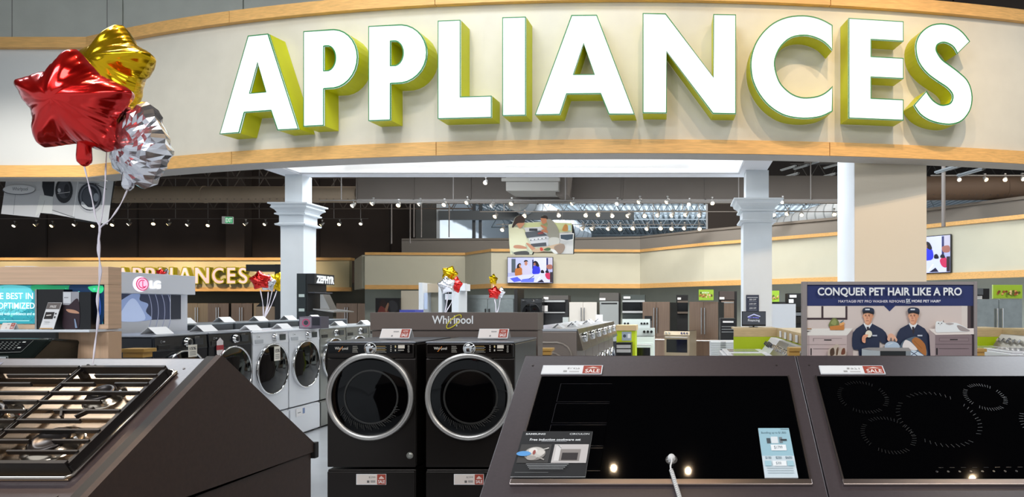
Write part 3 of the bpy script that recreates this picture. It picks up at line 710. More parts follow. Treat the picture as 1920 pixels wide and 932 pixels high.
# ------------------------------------------------------------------ gas cooktop on the left counter
PAN = mat('#B09478', .22, metal=1, noise=.05, sc=3, stretch=(1, 30, 1)); IRON = mat('#1A1412', .5, noise=.1, sc=80)
t = slope_root('gas_cooktop', 'stainless gas cooktop with black cast iron grates on the left counter', 'cooktop', -2.245, .585, 2.436, 1.444, THL, .001)
w = .452
MB().box(-w, 0, 0, w, .505, .006, PAN).build('pan', t, bevel=.002)
b = MB()
rimp = [(-w + .012, .006), (w - .012, .006), (w, .018), (w, .49), (w - .012, .502), (-w + .012, .502), (-w, .49), (-w, .018)]
b.tube([(x, y, .008) for x, y in rimp], .006, mat('#C9BEB4', .18, metal=1), n=8, closed=True); b.build('rim', t)
for bx, by, br in ((.30, .36, .042), (.30, .14, .055), (0, .25, .062), (-.30, .36, .042), (-.30, .14, .055)):
    b = MB(); b.lathe([(br * 1.5, .0065), (br * 1.4, .012), (br * 1.15, .016), (br * 1.1, .024), (0, .024)], mat('#E6D6C2', .16, metal=1), n=32, axis=Matrix.Translation((bx, by, 0))); bu = b.build('burner', t)
    b = MB(); b.lathe([(br * .95, .0245), (br * .98, .030), (br * .9, .034), (br * .66, .035), (br * .6, .032), (0, .032)], mat('#3A3432', .3, metal=.6), n=32, axis=Matrix.Translation((bx, by, 0))); b.build('cap', bu)
    b = MB(); b.cyl((bx + br * 1.25, by + .012, .012), (bx + br * 1.25, by + .012, .028), .004, PAPER, n=8); b.build('igniter', bu)
for gx in (-.30, 0, .30):
    g = MB(); hw = .146; H0, H1 = .036, .050
    def bar(x0, y0, x1, y1, wd=.0065, z0=None, z1=None):
        d = Vector((x1 - x0, y1 - y0)).normalized(); q = Vector((-d.y, d.x)) * wd / 2; z0 = H0 if z0 is None else z0; z1 = H1 if z1 is None else z1
        P = [(x0 + q.x, y0 + q.y), (x1 + q.x, y1 + q.y), (x1 - q.x, y1 - q.y), (x0 - q.x, y0 - q.y)]
        g.hexa([(gx + a, c, z0) for a, c in P] + [(gx + a, c, z1) for a, c in P], IRON)
    bar(-hw, .03, hw, .03, .012, .006); bar(-hw, .475, hw, .475, .010, .02); bar(-hw, .03, -hw, .475, .004, .034, .044) if gx > -.2 else bar(-hw, .03, -hw, .475, .012, .006, .044); bar(hw, .03, hw, .475, .004, .034, .044) if gx < .2 else bar(hw, .03, hw, .475, .012, .006, .044)
    for k in range(1, 10):
        y = .03 + k * .0445
        if gx == 0: L = .148; near = abs(y - .25) < .055; 
        else: near = abs(y - .36) < .03 or abs(y - .14) < .03
        if k % 2 == 0 and near:
            bar(-hw, y, -.035, y); bar(.035, y, hw, y)
        elif k % 2 == 0: bar(-hw, y, hw * .35, y)
        else: bar(-hw * .45 if k % 4 == 1 else -hw, y, hw, y)
    for a_ in (-.5, .5):
        bar(a_ * hw * .3, .225, a_ * hw * .7, .268, .006)
    g.build('grate', t)
    for fx in (-hw, hw):
        for fy in (.035, .47): b = MB(); b.box(gx + fx - .008, fy - .008, .006, gx + fx + .008, fy + .008, .034, IRON); b.build('grate_foot', t)

# tag on the counter and ribbon weight
t = slope_root('counter_card', 'blue-grey card on the counter, left of the balloon ribbon tie', 'card', -2.60, .075, 2.436, 1.444, THL, .001)
a = Art(lambda x, y, l: Vector((x, y, l)), eps=.0003); a.rect(0, 0, .14, .05, '#6A6F88'); a.rect(.03, .012, .11, .024, '#A9B0C4'); a.build('print', t)
MB().box(0, 0, -.0005, .14, .05, .0, PAPER).build('sheet', t)
# ------------------------------------------------------------------ foil balloons
RIB = mat('#E4DCE6', .3); FR_ = mat('#D2140E', .2, metal=.8, coat=.6); FG = mat('#D4AC10', .17, metal=.85); FS = mat('#E6E6EC', .14, metal=.9); FO = mat('#D08A10', .15, metal=1)
def star_mesh(m, Rr, T, tail=True, valley=.66, NA=120, NR=16, wr=1.0, seed=0):
    rnd = random.Random(seed); vs = []; fs = []; ph = [rnd.uniform(0, 6) for _ in range(8)]
    P = []
    for k in range(10):
        th = PI / 2 + k * PI / 5; r = 1 if k % 2 == 0 else valley; P.append(Vector((r * math.cos(th), r * math.sin(th))))
    E = [(P[i], P[(i + 1) % 10]) for i in range(10)]
    def rad(th):
        d = Vector((math.cos(th), math.sin(th))); k = int(((th - PI / 2) % (2 * PI)) / (PI / 5)) % 10; a, b = E[k]; e = b - a
        den = d.x * e.y - d.y * e.x; r = (a.x * e.y - a.y * e.x) / den
        r = r / (1 + .9 * max(0, r - .93)) ; return r + .007 * wr * math.sin(46 * th + ph[0])
    def sdist(p):
        s_ = 0
        for a, b in E:
            e = b - a; t_ = max(0, min(1, (p - a).dot(e) / e.length_squared)); d = (p - a - e * t_).length; s_ += (max(d, 1e-4)) ** -4
        return s_ ** -.25
    dm = sdist(Vector((0, 0)))
    for side in (1, -1):
        off = len(vs)
        for i in range(NR + 1):
            q = i / NR; q = q ** .8
            for k in range(NA):
                th = 2 * PI * k / NA; r = rad(th) * q; p = Vector((r * math.cos(th), r * math.sin(th)))
                h = (sdist(p) / dm) ** .62 if i < NR else 0
                fold = wr * (.05 * math.sin(46 * th + ph[1] + side) * q ** 6 + .035 * math.sin(17 * th + 5 * q + ph[2]) * q ** 3 + .02 * math.sin(9 * th + 11 * q + ph[3]) * q)
                z = T * (h + fold * min(1, h * 3)) if i < NR else 0
                vs.append((Rr * p.x, -side * z, Rr * p.y))
        for i in range(NR):
            for k in range(NA):
                a = off + i * NA + k; b_ = off + i * NA + (k + 1) % NA; fs.append((a, b_, b_ + NA, a + NA))
    mb = MB(); mb.add(vs, fs, m, True)
    return mb
def balloon(c, Rr, T, rot, m, label, group, tie=None, cat='balloon', ribbon=None, seed=0, rr=.0022, NA=120, NR=16, wr=1.0, crumple=0, facet=False, valley=.67):
    t = thing('foil_balloon', label, cat, tuple(c), 0, group)
    ro = Euler(tuple(R(a) for a in rot)).to_matrix().to_4x4()
    s_ = star_mesh(m, Rr, T, NA=NA, NR=NR, wr=wr, seed=seed, valley=valley); s_.v = [tuple(ro @ Vector(v)) for v in s_.v]
    if crumple:
        rn = random.Random(seed); vv = []
        for v in s_.v:
            k = .6 + .4 * math.sin(v[0] * 60 / Rr * .2 + v[2] * 40 / Rr * .2); vv.append((v[0], v[1] + crumple * Rr * (math.sin(v[0] / Rr * 14 + 3 * math.sin(v[2] / Rr * 9)) * .5 + math.sin(v[2] / Rr * 17 + v[0] / Rr * 6) * .5), v[2]))
        s_.v = vv
    if facet: s_.sm = [False] * len(s_.sm)
    o = s_.build('foil', t)
    if not facet: sub = o.modifiers.new('sub', 'SUBSURF'); sub.levels = 1; sub.render_levels = 1
    if tie:
        tl = Vector(tie) - Vector(c); st = tl + (Vector((0, 0, Rr * .42)))
        b = MB(); b.tube(bez([tuple(st + Vector((0, 0, Rr * .12))), tuple(st), tuple(tl + Vector((0, 0, Rr * .12))), tuple(tl)], 4), [Rr * .06, Rr * .07, Rr * .085, Rr * .09, Rr * .095, Rr * .1, Rr * .105, Rr * .11, Rr * .11, Rr * .10, Rr * .07, Rr * .05, Rr * .02], m, n=12, flat=.6); b.build('neck', t)
    if ribbon:
        b = MB(); pts = bez([tuple(Vector(p) - Vector(c)) for p in ribbon], 8); b.tube(pts, [rr * (1 + .35 * math.sin(i * .7)) for i in range(len(pts))], RIB, n=6, flat=.35); b.build('ribbon', t)
    return t
D0 = 2.42
def trunk(off=0):
    return [W(187 + off, 430, D0), W(185 - off * 1.6, 470, D0), W(188 + off * 1.4, 510, D0), W(183 - off, 560, D0), W(184 + off, 600, D0), W(179, 640, D0), W(173, 690, D0 - .035)]
G3 = 'large foil star balloons'
balloon(W(142, 196, D0), .208, .115, (6, 3, 8), FR_, 'large shiny red foil star balloon in front of the sign, upper left', G3, W(158, 312, D0), ribbon=[W(158, 312, D0), W(166, 345, D0), W(173, 375, D0), W(180, 410, D0)] + trunk(1.2), seed=2)
balloon(W(213, 132, D0 + .22), .200, .095, (-6, 4, -14), FG, 'large gold foil star balloon behind the large red one', G3, ribbon=[W(205, 215, D0 + .2), W(199, 300, D0 + .1), W(197, 345, D0), W(192, 400, D0)] + trunk(-1.2), seed=5, wr=1.4)
balloon(W(262, 273, D0 + .12), .178, .075, (4, 25, -22), FS, 'large crumpled silver foil star balloon below the gold one', G3, W(240, 358, D0 + .12), ribbon=[W(238, 358, D0 + .12), W(225, 385, D0 + .06), W(206, 412, D0)] + trunk(.2), seed=9, wr=2.2, crumple=.05, NA=50, NR=8, facet=True, valley=.84)
t = thing('ribbon_tie', 'black cord tie knotted at the foot of the balloon ribbon on the counter', 'tie', tuple(W(172, 690, D0 - .04)))
b = MB(); BK_ = mat('#1A1414', .5)
for pts in ([(0, 0, 0), (-.03, 0, .006), (-.06, -.01, -.012)], [(0, 0, 0), (.015, 0, .01), (.03, -.01, -.014)], [(0, 0, 0), (-.015, -.0, .012), (-.02, -.01, -.02)]): b.tube(bez(pts, 5), .0022, BK_, n=6)
b.build('cord', t)
b = MB(); b.lathe([(0, -.006), (.006, -.004), (.007, 0), (.005, .005), (0, .006)], BK_, n=12); b.build('knot', t)
def bunch(lst, D, where, foot, grp):
    for i, (x, y, r, rot, m, nm) in enumerate(lst):
        c = W(x, y, D + (.12 * i)); rr = r * D / F
        fo = W(*foot, D); tip = Vector((c.x, c.y, c.z - rr * .85))
        balloon(c, rr, rr * .42, rot, m, 'small %s foil star balloon %s' % (nm, where), grp, None, ribbon=[tip, tip.lerp(fo, .5) + Vector((.02, 0, 0)), fo], seed=i + 3, rr=.008, NA=60, NR=8, wr=1.5, crumple=.03)
bunch([(488, 526, 20, (0, -8, 25), FR_, 'red'), (503, 531, 19, (0, 5, -10), FS, 'silver'), (519, 528, 21, (0, 20, 35), FG, 'gold'), (512, 529, 8, (0, 0, 0), FO, 'dark gold')], 12.6, 'in the bunch left of the left column', (494, 600), 'balloons by the left column')
bunch([(838, 535, 19, (0, -10, 10), FS, 'silver'), (854, 534, 18, (0, 12, -20), FR_, 'red'), (843, 513, 17, (0, 20, 20), FG, 'gold')], 15.5, 'in the bunch above the brown panel', (833, 590), 'balloons above the brown panel')
bunch([(927, 549, 14, (0, 10, 20), FR_, 'red'), (938, 548, 12, (0, 20, -20), FS, 'silver'), (925, 524, 12, (0, 5, 55), FG, 'gold')], 17, 'in the bunch below the wall television', (930, 592), 'balloons below the television')
bunch([(301, 512, 9, (0, 12, 20), FR_, 'red'), (312, 510, 8, (0, 0, -20), FS, 'silver')], 14, 'peeking over the white display header', (306, 545), 'balloons over the display header')

# ------------------------------------------------------------------ front load washers
def front_art(t, y, **k): return Art(lambda x, z, l: Vector((x, y - l, z)), eps=.0004, **k)
def disc_axis(x, z, y): return Matrix.Translation((x, y, z)) @ Matrix.Rotation(R(90), 4, 'X')
SHAD = mat('#2A2522', .28, metal=.75); SHTOP = mat('#6F7075', .35, metal=.5); WASHG = mat('#020203', .04)  # SHTOP is paler than SHAD: reflected light put into the top's colour
WHB = mat('#E6E8EC', .3); SILB = mat('#8B8C88', .35, metal=.7); LGD = mat('#23252A', .25, metal=.4)
def washer(label, body, front, ring, style, w=.686, h=.98, d=.78, ped=.385, group=None, pedm=None, sill=False, topm=None):
    t = thing('washing_machine', label, 'washer', (0, 0, 0), 0, group); hw = w / 2 - .004; z0 = ped + .018 if ped else .02
    zt = z0 + h - .018; pedm = pedm or front
    if ped:
        p = MB(); p.box(-hw, .012, .02, hw, d - .02, ped, pedm); pd = p.build('pedestal', t, bevel=.008)
        p = MB(); p.box(-hw + .004, -.004, .03, hw - .004, .0115, ped - .012, pedm); dr = p.build('drawer', pd, bevel=.006)
    for fx in (-hw + .06, hw - .06):
        for fy in (.07, d - .07):
            p = MB(); p.cyl((fx, fy, 0), (fx, fy, .022), .022, BLACK, n=12); p.build('foot', t)
    p = MB(); p.box(-hw, .02, z0, hw, d, zt - .012, body); p.build('cabinet', t, bevel=.014, seg=3)
    p = MB(); p.box(-hw, .005, z0, hw, .02, zt - .13, front); p.build('front_panel', t, bevel=.006)
    p = MB(); p.box(-hw - .001, -.0, zt - .014, hw + .001, d, zt, topm or body); p.build('top', t, bevel=.005)
    cz = z0 + h * .525; cr = .32 if style == 'wh' else .305
    if style == 'wh':
        cz = z0 + h * .555; cr = .335
        p = MB(); p.box(-hw + .006, -.012, zt - .125, hw - .006, .0195, zt - .014, front); cp = p.build('control_panel', t, bevel=.010)
        p = MB(); p.box(-hw + .02, -.0145, zt - .088, hw - .02, -.0125, zt - .02, WASHG); p.build('touch_strip', cp)
        a = front_art(t, -.0148, rough=.4); W_ = '#D9D2C4'
        a.text('Whirlpool', -.26, -1, -.15, -1, W_) if False else None
        for sx in (0,):
            for k in range(6):
                a.rect(-.135, zt - .035 - k * .009, -.10 + .004 * (k % 3), zt - .0325 - k * .009, '#B9B2A4'); a.rect(.045, zt - .035 - k * .009, .115 + .01 * (k % 2), zt - .0325 - k * .009, '#B9B2A4' if k % 3 else '#C9A050')
            for k in range(4): a.rect(.155, zt - .034 - k * .013, .165, zt - .029 - k * .013, '#E0D8CC')
            a.rect(.19, zt - .045, .20, zt - .028, '#E0C890'); a.rect(.215, zt - .05, .265, zt - .025, '#E8DCCC'); a.rect(.19, zt - .072, .20, zt - .058, '#C8C0B4'); a.rect(.215, zt - .068, .26, zt - .06, '#A8A094')
            for k in range(4): a.ring(.295, zt - .033 - k * .014, .007, .005, .0012, '#E8E0D4', 12)
        a.line(-.237, zt - .075, -.205, zt - .035, .005, '#D88030'); a.build('markings', cp)
        b = front_art(t, -.0152, rough=.4); b.fn = lambda x, z, l: Vector((x, -.0155 - l, 2 * zt - z)); b.text('Whirlpool', -.27, zt + .04, -.17, zt + .066, '#E8E0D4', .01); b.build('logo', cp)
        p = MB(); p.lathe([(.042, 0), (.042, .004), (.036, .006), (.034, .03), (.030, .033), (0, .033)], CHROME, n=32, axis=disc_axis(-.0, zt - .052, -.0146)); p.lathe([(.043, .001), (.047, .001), (.047, 0)], mat('#F0F0EE', .4), n=32, axis=disc_axis(-.0, zt - .052, -.0147)); p.build('knob', cp)
        p = MB(); p.box(-.315, -.008, zt - .125, -.16, -.004 + .008, zt - .093, WASHG); p.build('drawer_handle', t)
    else:
        p = MB(); p.hexa([(-hw, .0, zt - .15), (hw, .0, zt - .15), (hw, .02, zt - .15), (-hw, .02, zt - .15), (-hw, .012, zt - .014), (hw, .012, zt - .014), (hw, .03, zt - .014), (-hw, .03, zt - .014)], front); cp = p.build('control_panel', t, bevel=.006)
        dk = body in (WHB,)
        p = MB(); p.lathe([(.05, 0), (.052, .006), (.044, .016), (.036, .03), (.034, .032), (0, .03)], CHROME if True else BLACK, n=28, axis=disc_axis(.06, zt - .08, .004)); kb = p.build('knob', cp)
        p = MB(); p.lathe([(.030, .034), (.028, .036), (0, .035)], WHB if dk else BLACK, n=24, axis=disc_axis(.06, zt - .08, .004)); p.build('knob_face', kb)
        p = MB(); p.box(.16, -.004, zt - .115, .27, .006, zt - .045, mat('#3A3D40', .2)); p.build('display', cp)
        p = MB(); p.box(-hw + .03, -.003, zt - .135, -.16, .006, zt - .09, mat('#B9BCC0', .4) if dk else BLACK); p.build('detergent_drawer', cp, bevel=.004)
        a = front_art(t, -.001, rough=.4); a.ring(-.27, zt - .06, .012, .012, .003, '#9A9A9A', 16); a.rect(-.25, zt - .066, -.225, zt - .054, '#9A9A9A')
        for k in range(3): a.rect(.155, zt - .035 - k * .012, .22, zt - .032 - k * .012, '#A8A8A8')
        a.build('markings', cp)
    # door
    dr = MB(); A = disc_axis(0, cz, .004)
    dr.lathe([(cr, 0), (cr, .03), (cr - .005, .040), (cr - .016, .047), (cr - .034, .043), (cr - .044, .028)] if style == 'wh' else [(cr, 0), (cr, .028), (cr - .004, .036), (cr - .011, .039), (cr - .017, .034), (cr - .02, .028)], ring, n=72, axis=A); dor = dr.build('door', t)
    g = MB(); g.lathe([(cr - (.041 if style == 'wh' else .018), .030), (cr - .06, .036), (cr * .6, .045), (0, .052)], WASHG if style == 'wh' else mat('#020203', .05), n=72, axis=A); g.build('door_glass', dor)
    a = MB(); GR = mat('#24221F', .25)
    for rr, th in ((.62, .004), (.56, .003), (.44, .0025)):
        q = []
        for k in range(49): u = -PI * .15 + PI * 1.3 * k / 48; q.append((cr * rr * math.cos(u) + .015, -.051 - .0, cz - cr * rr * math.sin(u)))
        a.tube(q, th * .6, GR, n=5)
    a.build('drum_reflection', dor) if False else None
    if style == 'wh':
        p = MB(); p.lathe([(.026, 0), (.026, .003), (0, .003)], mat('#9A9890', .35, metal=.6), n=24, axis=disc_axis(hw - .045, z0 + .09, .005)); p.build('badge', t)
        dd = MB()
        for k in range(34):
            u = PI * (1.12 + .76 * k / 33); r0_ = cr * .63; r1_ = cr * (.70 + .03 * (k % 3))
            dd.box(0, 0, 0, 0, 0, 0, GR) if False else dd.tube([(r0_ * math.cos(u), -.050, cz + r0_ * math.sin(u)), (r1_ * math.cos(u + .06), -.047, cz + r1_ * math.sin(u + .06))], .0022, mat('#3A3733', .3), n=4)
        dd.build('drum_holes', dor)['kind'] = 'stuff'
        q = MB(); q.lathe([(cr * .62, 0.0), (cr * .60, .0015), (cr * .58, 0)], mat('#2A2825', .3), n=60, axis=disc_axis(.02, cz, -.0445)); q.build('drum_rim', dor)
    return t
RINGS = mat('#C9C4BE', .38, metal=1, noise=.06, sc=4)
WL = washer('black stainless washer with silver ring door, left of the pair in the centre', SHAD, SHAD, RINGS, 'wh', group='pair of black washers on pedestals', topm=SHTOP)
WL.location = ((696 - PX) * 5.1 / F, 5.1, 0)
WR = dup(WL, ((881 - PX) * 5.1 / F, 5.1, 0), None, 'black stainless dryer with silver ring door, right of the pair in the centre')
# tickets on pedestals
def sale_plate(x0, y0, x1, y1, D, label, price):
    t = thing('price_ticket', label, 'price ticket', tuple(W(x0, y1, D)), 0, 'sale tickets'); c0 = W(x0, y1, D); w = W(x1, y0, D).x - c0.x; h = W(x1, y0, D).z - c0.z
    MB().box(0, 0, 0, w, .003, h, PAPER).build('card', t)
    a = Art(lambda x, y, l: Vector((x * w, -l, (1 - y) * h)), eps=.0003)
    a.rect(.02, .05, .70, .95, '#E6D8CE'); a.rect(.70, .02, .99, .98, REDP); a.text(price, .42, .22, .64, .40, '#6A6460'); a.rect(.36, .6, .44, .82, '#6A6460'); a.rect(.48, .58, .64, .8, '#A8A09A'); a.text('SALE', .735, .55, .96, .86, '#F8EEE8', .02); a.poly([(.75, .42), (.84, .16), (.95, .42)], '#E8C8BC'); a.rect(.77, .38, .93, .46, '#E8C8BC')
    a.build('print', t)
sale_plate(668, 889, 724, 909, 5.09, 'sale ticket on the pedestal of the left black washer', '$299')
sale_plate(851, 889, 907, 909, 5.09, 'sale ticket on the pedestal of the right black dryer', '$299')
# folded cards
def tent(label, art=True, w=.24, h=.075, d=.1, group='folded price cards on the machines'):
    t = thing('price_card', label, 'price card', (0, 0, -3), 0, group); e = .0015
    p = MB(); p.hexa([(-w / 2, -d / 2, 0), (w / 2, -d / 2, 0), (w / 2, -d / 2 + .003, 0), (-w / 2, -d / 2 + .003, 0), (-w / 2, -e, h), (w / 2, -e, h), (w / 2, e, h), (-w / 2, e, h)], PAPER); p.build('front_leaf', t)
    p = MB(); p.hexa([(-w / 2, d / 2 - .003, 0), (w / 2, d / 2 - .003, 0), (w / 2, d / 2, 0), (-w / 2, d / 2, 0), (-w / 2, -e, h - .002), (w / 2, -e, h - .002), (w / 2, e, h - .001), (-w / 2, e, h - .001)], PAPER); p.build('rear_leaf', t)
    if art:
        a = Art(lambda x, y, l: Vector(((x - .5) * w, -d / 2 + (1 - y) * (d / 2 - e) - .0008 - l, (1 - y) * h + l)), eps=.0004)
        a.rect(.02, .05, .68, .95, '#E8DCD4'); a.rect(.68, .05, .97, .92, REDP); a.rect(.38, .68, .43, .84, '#8A8480'); a.rect(.42, .25, .6, .36, '#A8A29E'); a.text('SALE', .72, .52, .93, .84, '#F8EEE8', .02); a.text('HOME', .75, .18, .91, .42, '#F0D8D0'); a.build('print', t)
    return t
T1 = tent('folded sale card on top of the left black washer'); T1.location = (W(752, 628, 5.5).x, 5.42, 1.378)
T2 = dup(T1, (W(932, 628, 5.5).x, 5.42, 1.378), None, 'folded sale card on top of the right black dryer')
PT = tent('x', False, .28, .085, .2)
def put_tent(x, y, z, rz, label, s=.8): return dup(PT, (x, y, z), rz, label, None, s)
# brown brand panel behind the pair
t = thing('brand_panel', 'long brown panel with white brand lettering behind the black washer pair', 'brand panel', (W(851, 0, 5.97).x, 5.97, 0))
BRN = mat('#6E6058', .4, noise=.03, sc=3); x0 = W(694, 0, 5.97).x - t.location.x; x1 = W(1008, 0, 5.97).x - t.location.x
zt = EYE - (586 - PY) * 5.97 / F; zs = EYE - (619 - PY) * 5.97 / F
MB().box(x0, 0, zs, x1, .25, zt, BRN).build('header', t, bevel=.002); MB().box(x0 + .01, .02, 0, x1 - .003, .23, zs - .004, BRN).build('lower_panel', t)
a = Art(lambda x, y, l: W(x, y, 5.97 - l) - t.location, rough=.4, eps=.001); a.text('Whirlpool', 810, 592, 887, 612, '#FAFAFA', .02, .006); a.build('lettering', t)
a = Art(lambda x, y, l: W(x, y, 5.955 - l) - t.location, rough=.4); a.ring(851, 603, 18.5, 7.0, 1.6, '#F0E010', 48, R(-42), R(60), R(395)); a.build('swoosh', t)

# left row, facing right (+X)
ROWX = -4.85
LG1 = washer('x', LGD, LGD, CHROME, 'lg', h=1.0, ped=.365, group='row of front loaders on the left', topm=mat('#9FA2A8', .3, metal=.4))
LG1['label'] = 'dark graphite front loader nearest on the left row, with paper tag on its door'
LG1.location = (ROWX, 6.12 + .35, 0); LG1.rotation_euler = (0, 0, R(90))
LG2 = dup(LG1, (ROWX, 6.82 + .35, 0), R(90), 'second graphite front loader on the left row, with red and white sticker')
LG3 = washer('white front loader with tag on the door, next to the graphite ones', WHB, WHB, CHROME, 'lg', h=.98, ped=.365, group='row of front loaders on the left'); LG3.location = (ROWX, 7.52 + .35, 0); LG3.rotation_euler = (0, 0, R(90))
LG4 = dup(LG3, (ROWX, 8.22 + .35, 0), R(90), 'white front loader without a tag, standing beside the silver ones')
LG5 = washer('nearest silver front loader on the left row, beyond the two white ones', SILB, SILB, CHROME, 'lg', h=.98, ped=.365, group='row of front loaders on the left', topm=mat('#B4B7B8', .35, metal=.5)); LG5.location = (ROWX, 8.92 + .35, 0); LG5.rotation_euler = (0, 0, R(90))
for k, nm in enumerate(('second', 'third', 'fourth')): dup(LG5, (ROWX, 9.97 + .7 * k, 0), R(90), '%s silver front loader on the left row, partly hidden by the black pair' % nm)
for i, y in enumerate((6.47, 7.17, 7.87, 8.57, 9.27, 9.97, 10.67, 11.37)):
    put_tent(ROWX - .25 - (.05 if i % 2 else 0), y, [1.368, 1.368, 1.348, 1.348, 1.348, 1.348, 1.348, 1.348][i] , R(90), 'white folded card on the %s front loader of the left row' % ['first graphite', 'second graphite', 'tagged white', 'plain white', 'nearest silver', 'second silver', 'third silver', 'fourth silver'][i])
# tags on doors
def hang_tag(x0, y0, x1, y1, X, label):
    Da = X * F / (x0 - PX); Db = X * F / (x1 - PX); z1 = EYE - (y0 - PY) * Da / F; z0 = EYE - (y1 - PY) * Da / F
    t = thing('paper_tag', label, 'tag', (X, (Da + Db) / 2, z0)); h = z1 - z0; w = Db - Da
    MB().box(0, -w / 2, 0, .003, w / 2, h, mat('#E6E0D2', .6)).build('sheet', t)
    a = Art(lambda u, v, l: Vector((.0031 + l, (u - .5) * w, (1 - v) * h)), eps=.0004); a.text('15%', .12, .18, .88, .42, '#1A1A1A', .03)
    for k in range(3): a.rect(.15, .56 + .12 * k, .85, .6 + .12 * k, '#777777')
    a.build('print', t)
hang_tag(353, 647, 369, 670, ROWX + .065, 'white tag on the door of the nearest graphite front loader')
hang_tag(514, 650, 525, 677, ROWX + .065, 'white tag on the door of the first white front loader')
t = thing('sticker', 'red and white hexagonal sticker on the second graphite front loader', 'sticker', (ROWX + .004, 6.98, 1.17))
a = Art(lambda u, v, l: Vector((l + .002, u, -v)), eps=.0004)
a.poly([(-.05, -.10), (0, -.14), (.05, -.10), (.05, .03), (0, .07), (-.05, .03)], '#E6DEDC'); a.rect(-.055, -.06, .055, -.01, '#B03038'); a.build('print', t)
t = thing('door_lettering', 'white promo lettering decal on the second graphite machine', 'decal', (ROWX + .01, 7.36, .78))
a = Art(lambda u, v, l: Vector((l + .001, u, -v)), eps=.0003)
for k, s_ in enumerate(('REFRESH CLOTHES', 'WITH STEAM IN', '20 MINUTES')): a.text(s_, -.19, k * .07, .14, k * .07 + .045, '#C8C8C8')
a.build('lettering', t)
t = thing('pedestal_label', 'small spec label on the pedestal of the plain white front loader', 'label', (ROWX + .005, 8.45, .25)); MB().box(.003, -.1, 0, .005, .1, .10, PAPER).build('sheet', t)
a = Art(lambda u, v, l: Vector((.0052 + l, u, -v)), eps=.0003); a.rect(.04, -.09, .09, -.02, '#7C90B8'); a.rect(-.07, -.05, .0, -.04, '#8A8A8A'); a.build('print', t)
# machines back to back behind them, facing left
BKR = washer('x', mat('#4E5358', .4, metal=.4), mat('#4E5358', .4, metal=.4), CHROME, 'lg', h=1.06, d=.70, ped=.365, group='machines back to back behind the left row', topm=mat('#8A9298', .35, metal=.4))
for i in range(5):
    y = 8.15 + .72 * i
    o = BKR if i == 0 else dup(BKR, (0, 0, 0), R(-90))
    o.location = (-6.42, y, 0); o.rotation_euler = (0, 0, R(-90)); o['label'] = 'grey-topped machine behind the left row, %s counting from the white display header' % nms[i]
    put_tent(-6.1, y, 1.428, R(90), 'white folded card on the %s grey-topped machine behind the left row' % nms[i])
c_ = W(566, 612, 8.6); t = thing('appliance_box', 'small printed carton standing on the white front loaders', 'carton', (W(585, 0, 8.7).x, 8.75, 1.349))
MB().box(-.14, -.1, 0, .14, .1, .155, mat('#56505C', .5)).build('carton', t); a = front_art(t, -.1005); a.rect(-.13, .01, .02, .145, '#8A7C86'); a.ring(-.05, .075, .05, .05, .012, '#C03060', 24); a.ell(-.05, .075, .03, .03, '#3A3640'); a.rect(.03, .04, .13, .14, '#22222A'); a.build('print', t)

# white brand display board behind the left row, facing right
t = thing('brand_display', 'white display header with glowing round logo and screen behind the graphite machines', 'display', (-5.9, 6.7, 0)); HW = mat('#DDDFE6', .45)
MB().box(.0, -.9, 0, .15, 1.04, 1.77, HW).build('wall_panel', t); MB().box(0, -.9, 1.7701, .25, 1.03, 1.985, HW).build('header', t, bevel=.003)
a = Art(lambda u, v, l: Vector((.1505 + l, u, -v)), eps=.0008, emit=.6)
a.rect(-.6, -1.765, .93, -1.49, '#2A3046'); a.blob([(.0, -1.49), (-.1, -1.6), (.05, -1.66), (.2, -1.74), (.26, -1.765), (.36, -1.765), (.36, -1.70), (.47, -1.66), (.44, -1.58), (.5, -1.49)], '#7E90B8')
a.blob([(.1, -1.49), (.14, -1.6), (.26, -1.72), (.36, -1.64), (.42, -1.49)], '#A3B2D2')
for k in range(4): a.ring(.22 + .09 * k, -1.58, .30, .36, .008, '#8A90A8', 24, 0, R(-60), R(45))
a.rect(.77, -1.765, .776, -1.49, '#C8CCD8'); a.rect(.776, -1.765, .93, -1.49, '#1A1E2A'); a.build('screen_picture', t)
a = Art(lambda u, v, l: Vector((.2505 + l, u, -v)), eps=.0015, emit=1.6); a.ell(.245, -1.868, .095, .078, '#E7DCF8'); a.build('logo_glow', t)
a = Art(lambda u, v, l: Vector((.254 + l, u, -v)), eps=.0015, emit=.8); a.ell(.265, -1.868, .082, .07, '#B8205A'); a.ell(.265, -1.868, .07, .06, '#F0B8D4'); a.ring(.265, -1.868, .054, .046, .01, '#C02060', 30, 0, R(20), R(300)); a.line(.265, -1.90, .265, -1.84, .01, '#C02060'); a.line(.265, -1.84, .30, -1.84, .01, '#C02060'); a.build('round_logo', t)
a = Art(lambda u, v, l: Vector((.254 + l, u, -v)), eps=.0015, emit=1.0); a.text('LG', .365, -1.91, .50, -1.825, '#FFFFFF', .03, .01); a.build('lettering', t)
def step_block(x0, y0, x1, y1, D, label, z0=0):
    a = W(x0, y0, D); b_ = W(x1, y1, D); t = thing('wooden_stand', label, 'stand', ((a.x + b_.x) / 2, D, 0), 0, 'small wooden stands'); hw = (b_.x - a.x) / 2
    WY = mat('#C79A4E', .5, wood=True, sc=5, noise=.12, stretch=(1, 1, 8)); h = a.z - b_.z
    MB().box(-hw, -.0, a.z - h * .42, hw, .12, a.z, WY).build('top_board', t, bevel=.004); MB().box(-hw, .02, a.z - h * 1.0, hw * .7, .11, a.z - h * .421, WY).build('riser', t); MB().box(-hw * .6, .04, 0, hw * .6, .1, a.z - h * 1.001, mat('#4A4038', .7)).build('pedestal', t)
step_block(226, 654, 270, 671, 4.9, 'yellow wooden stand beside the wood framed display on the left')
step_block(1008, 653, 1036, 666, 7.1, 'yellow wooden stand before the grey ribbed machine side')
step_block(1480, 652, 1504, 668, 5.4, 'yellow wooden stand just left of the pet hair poster')
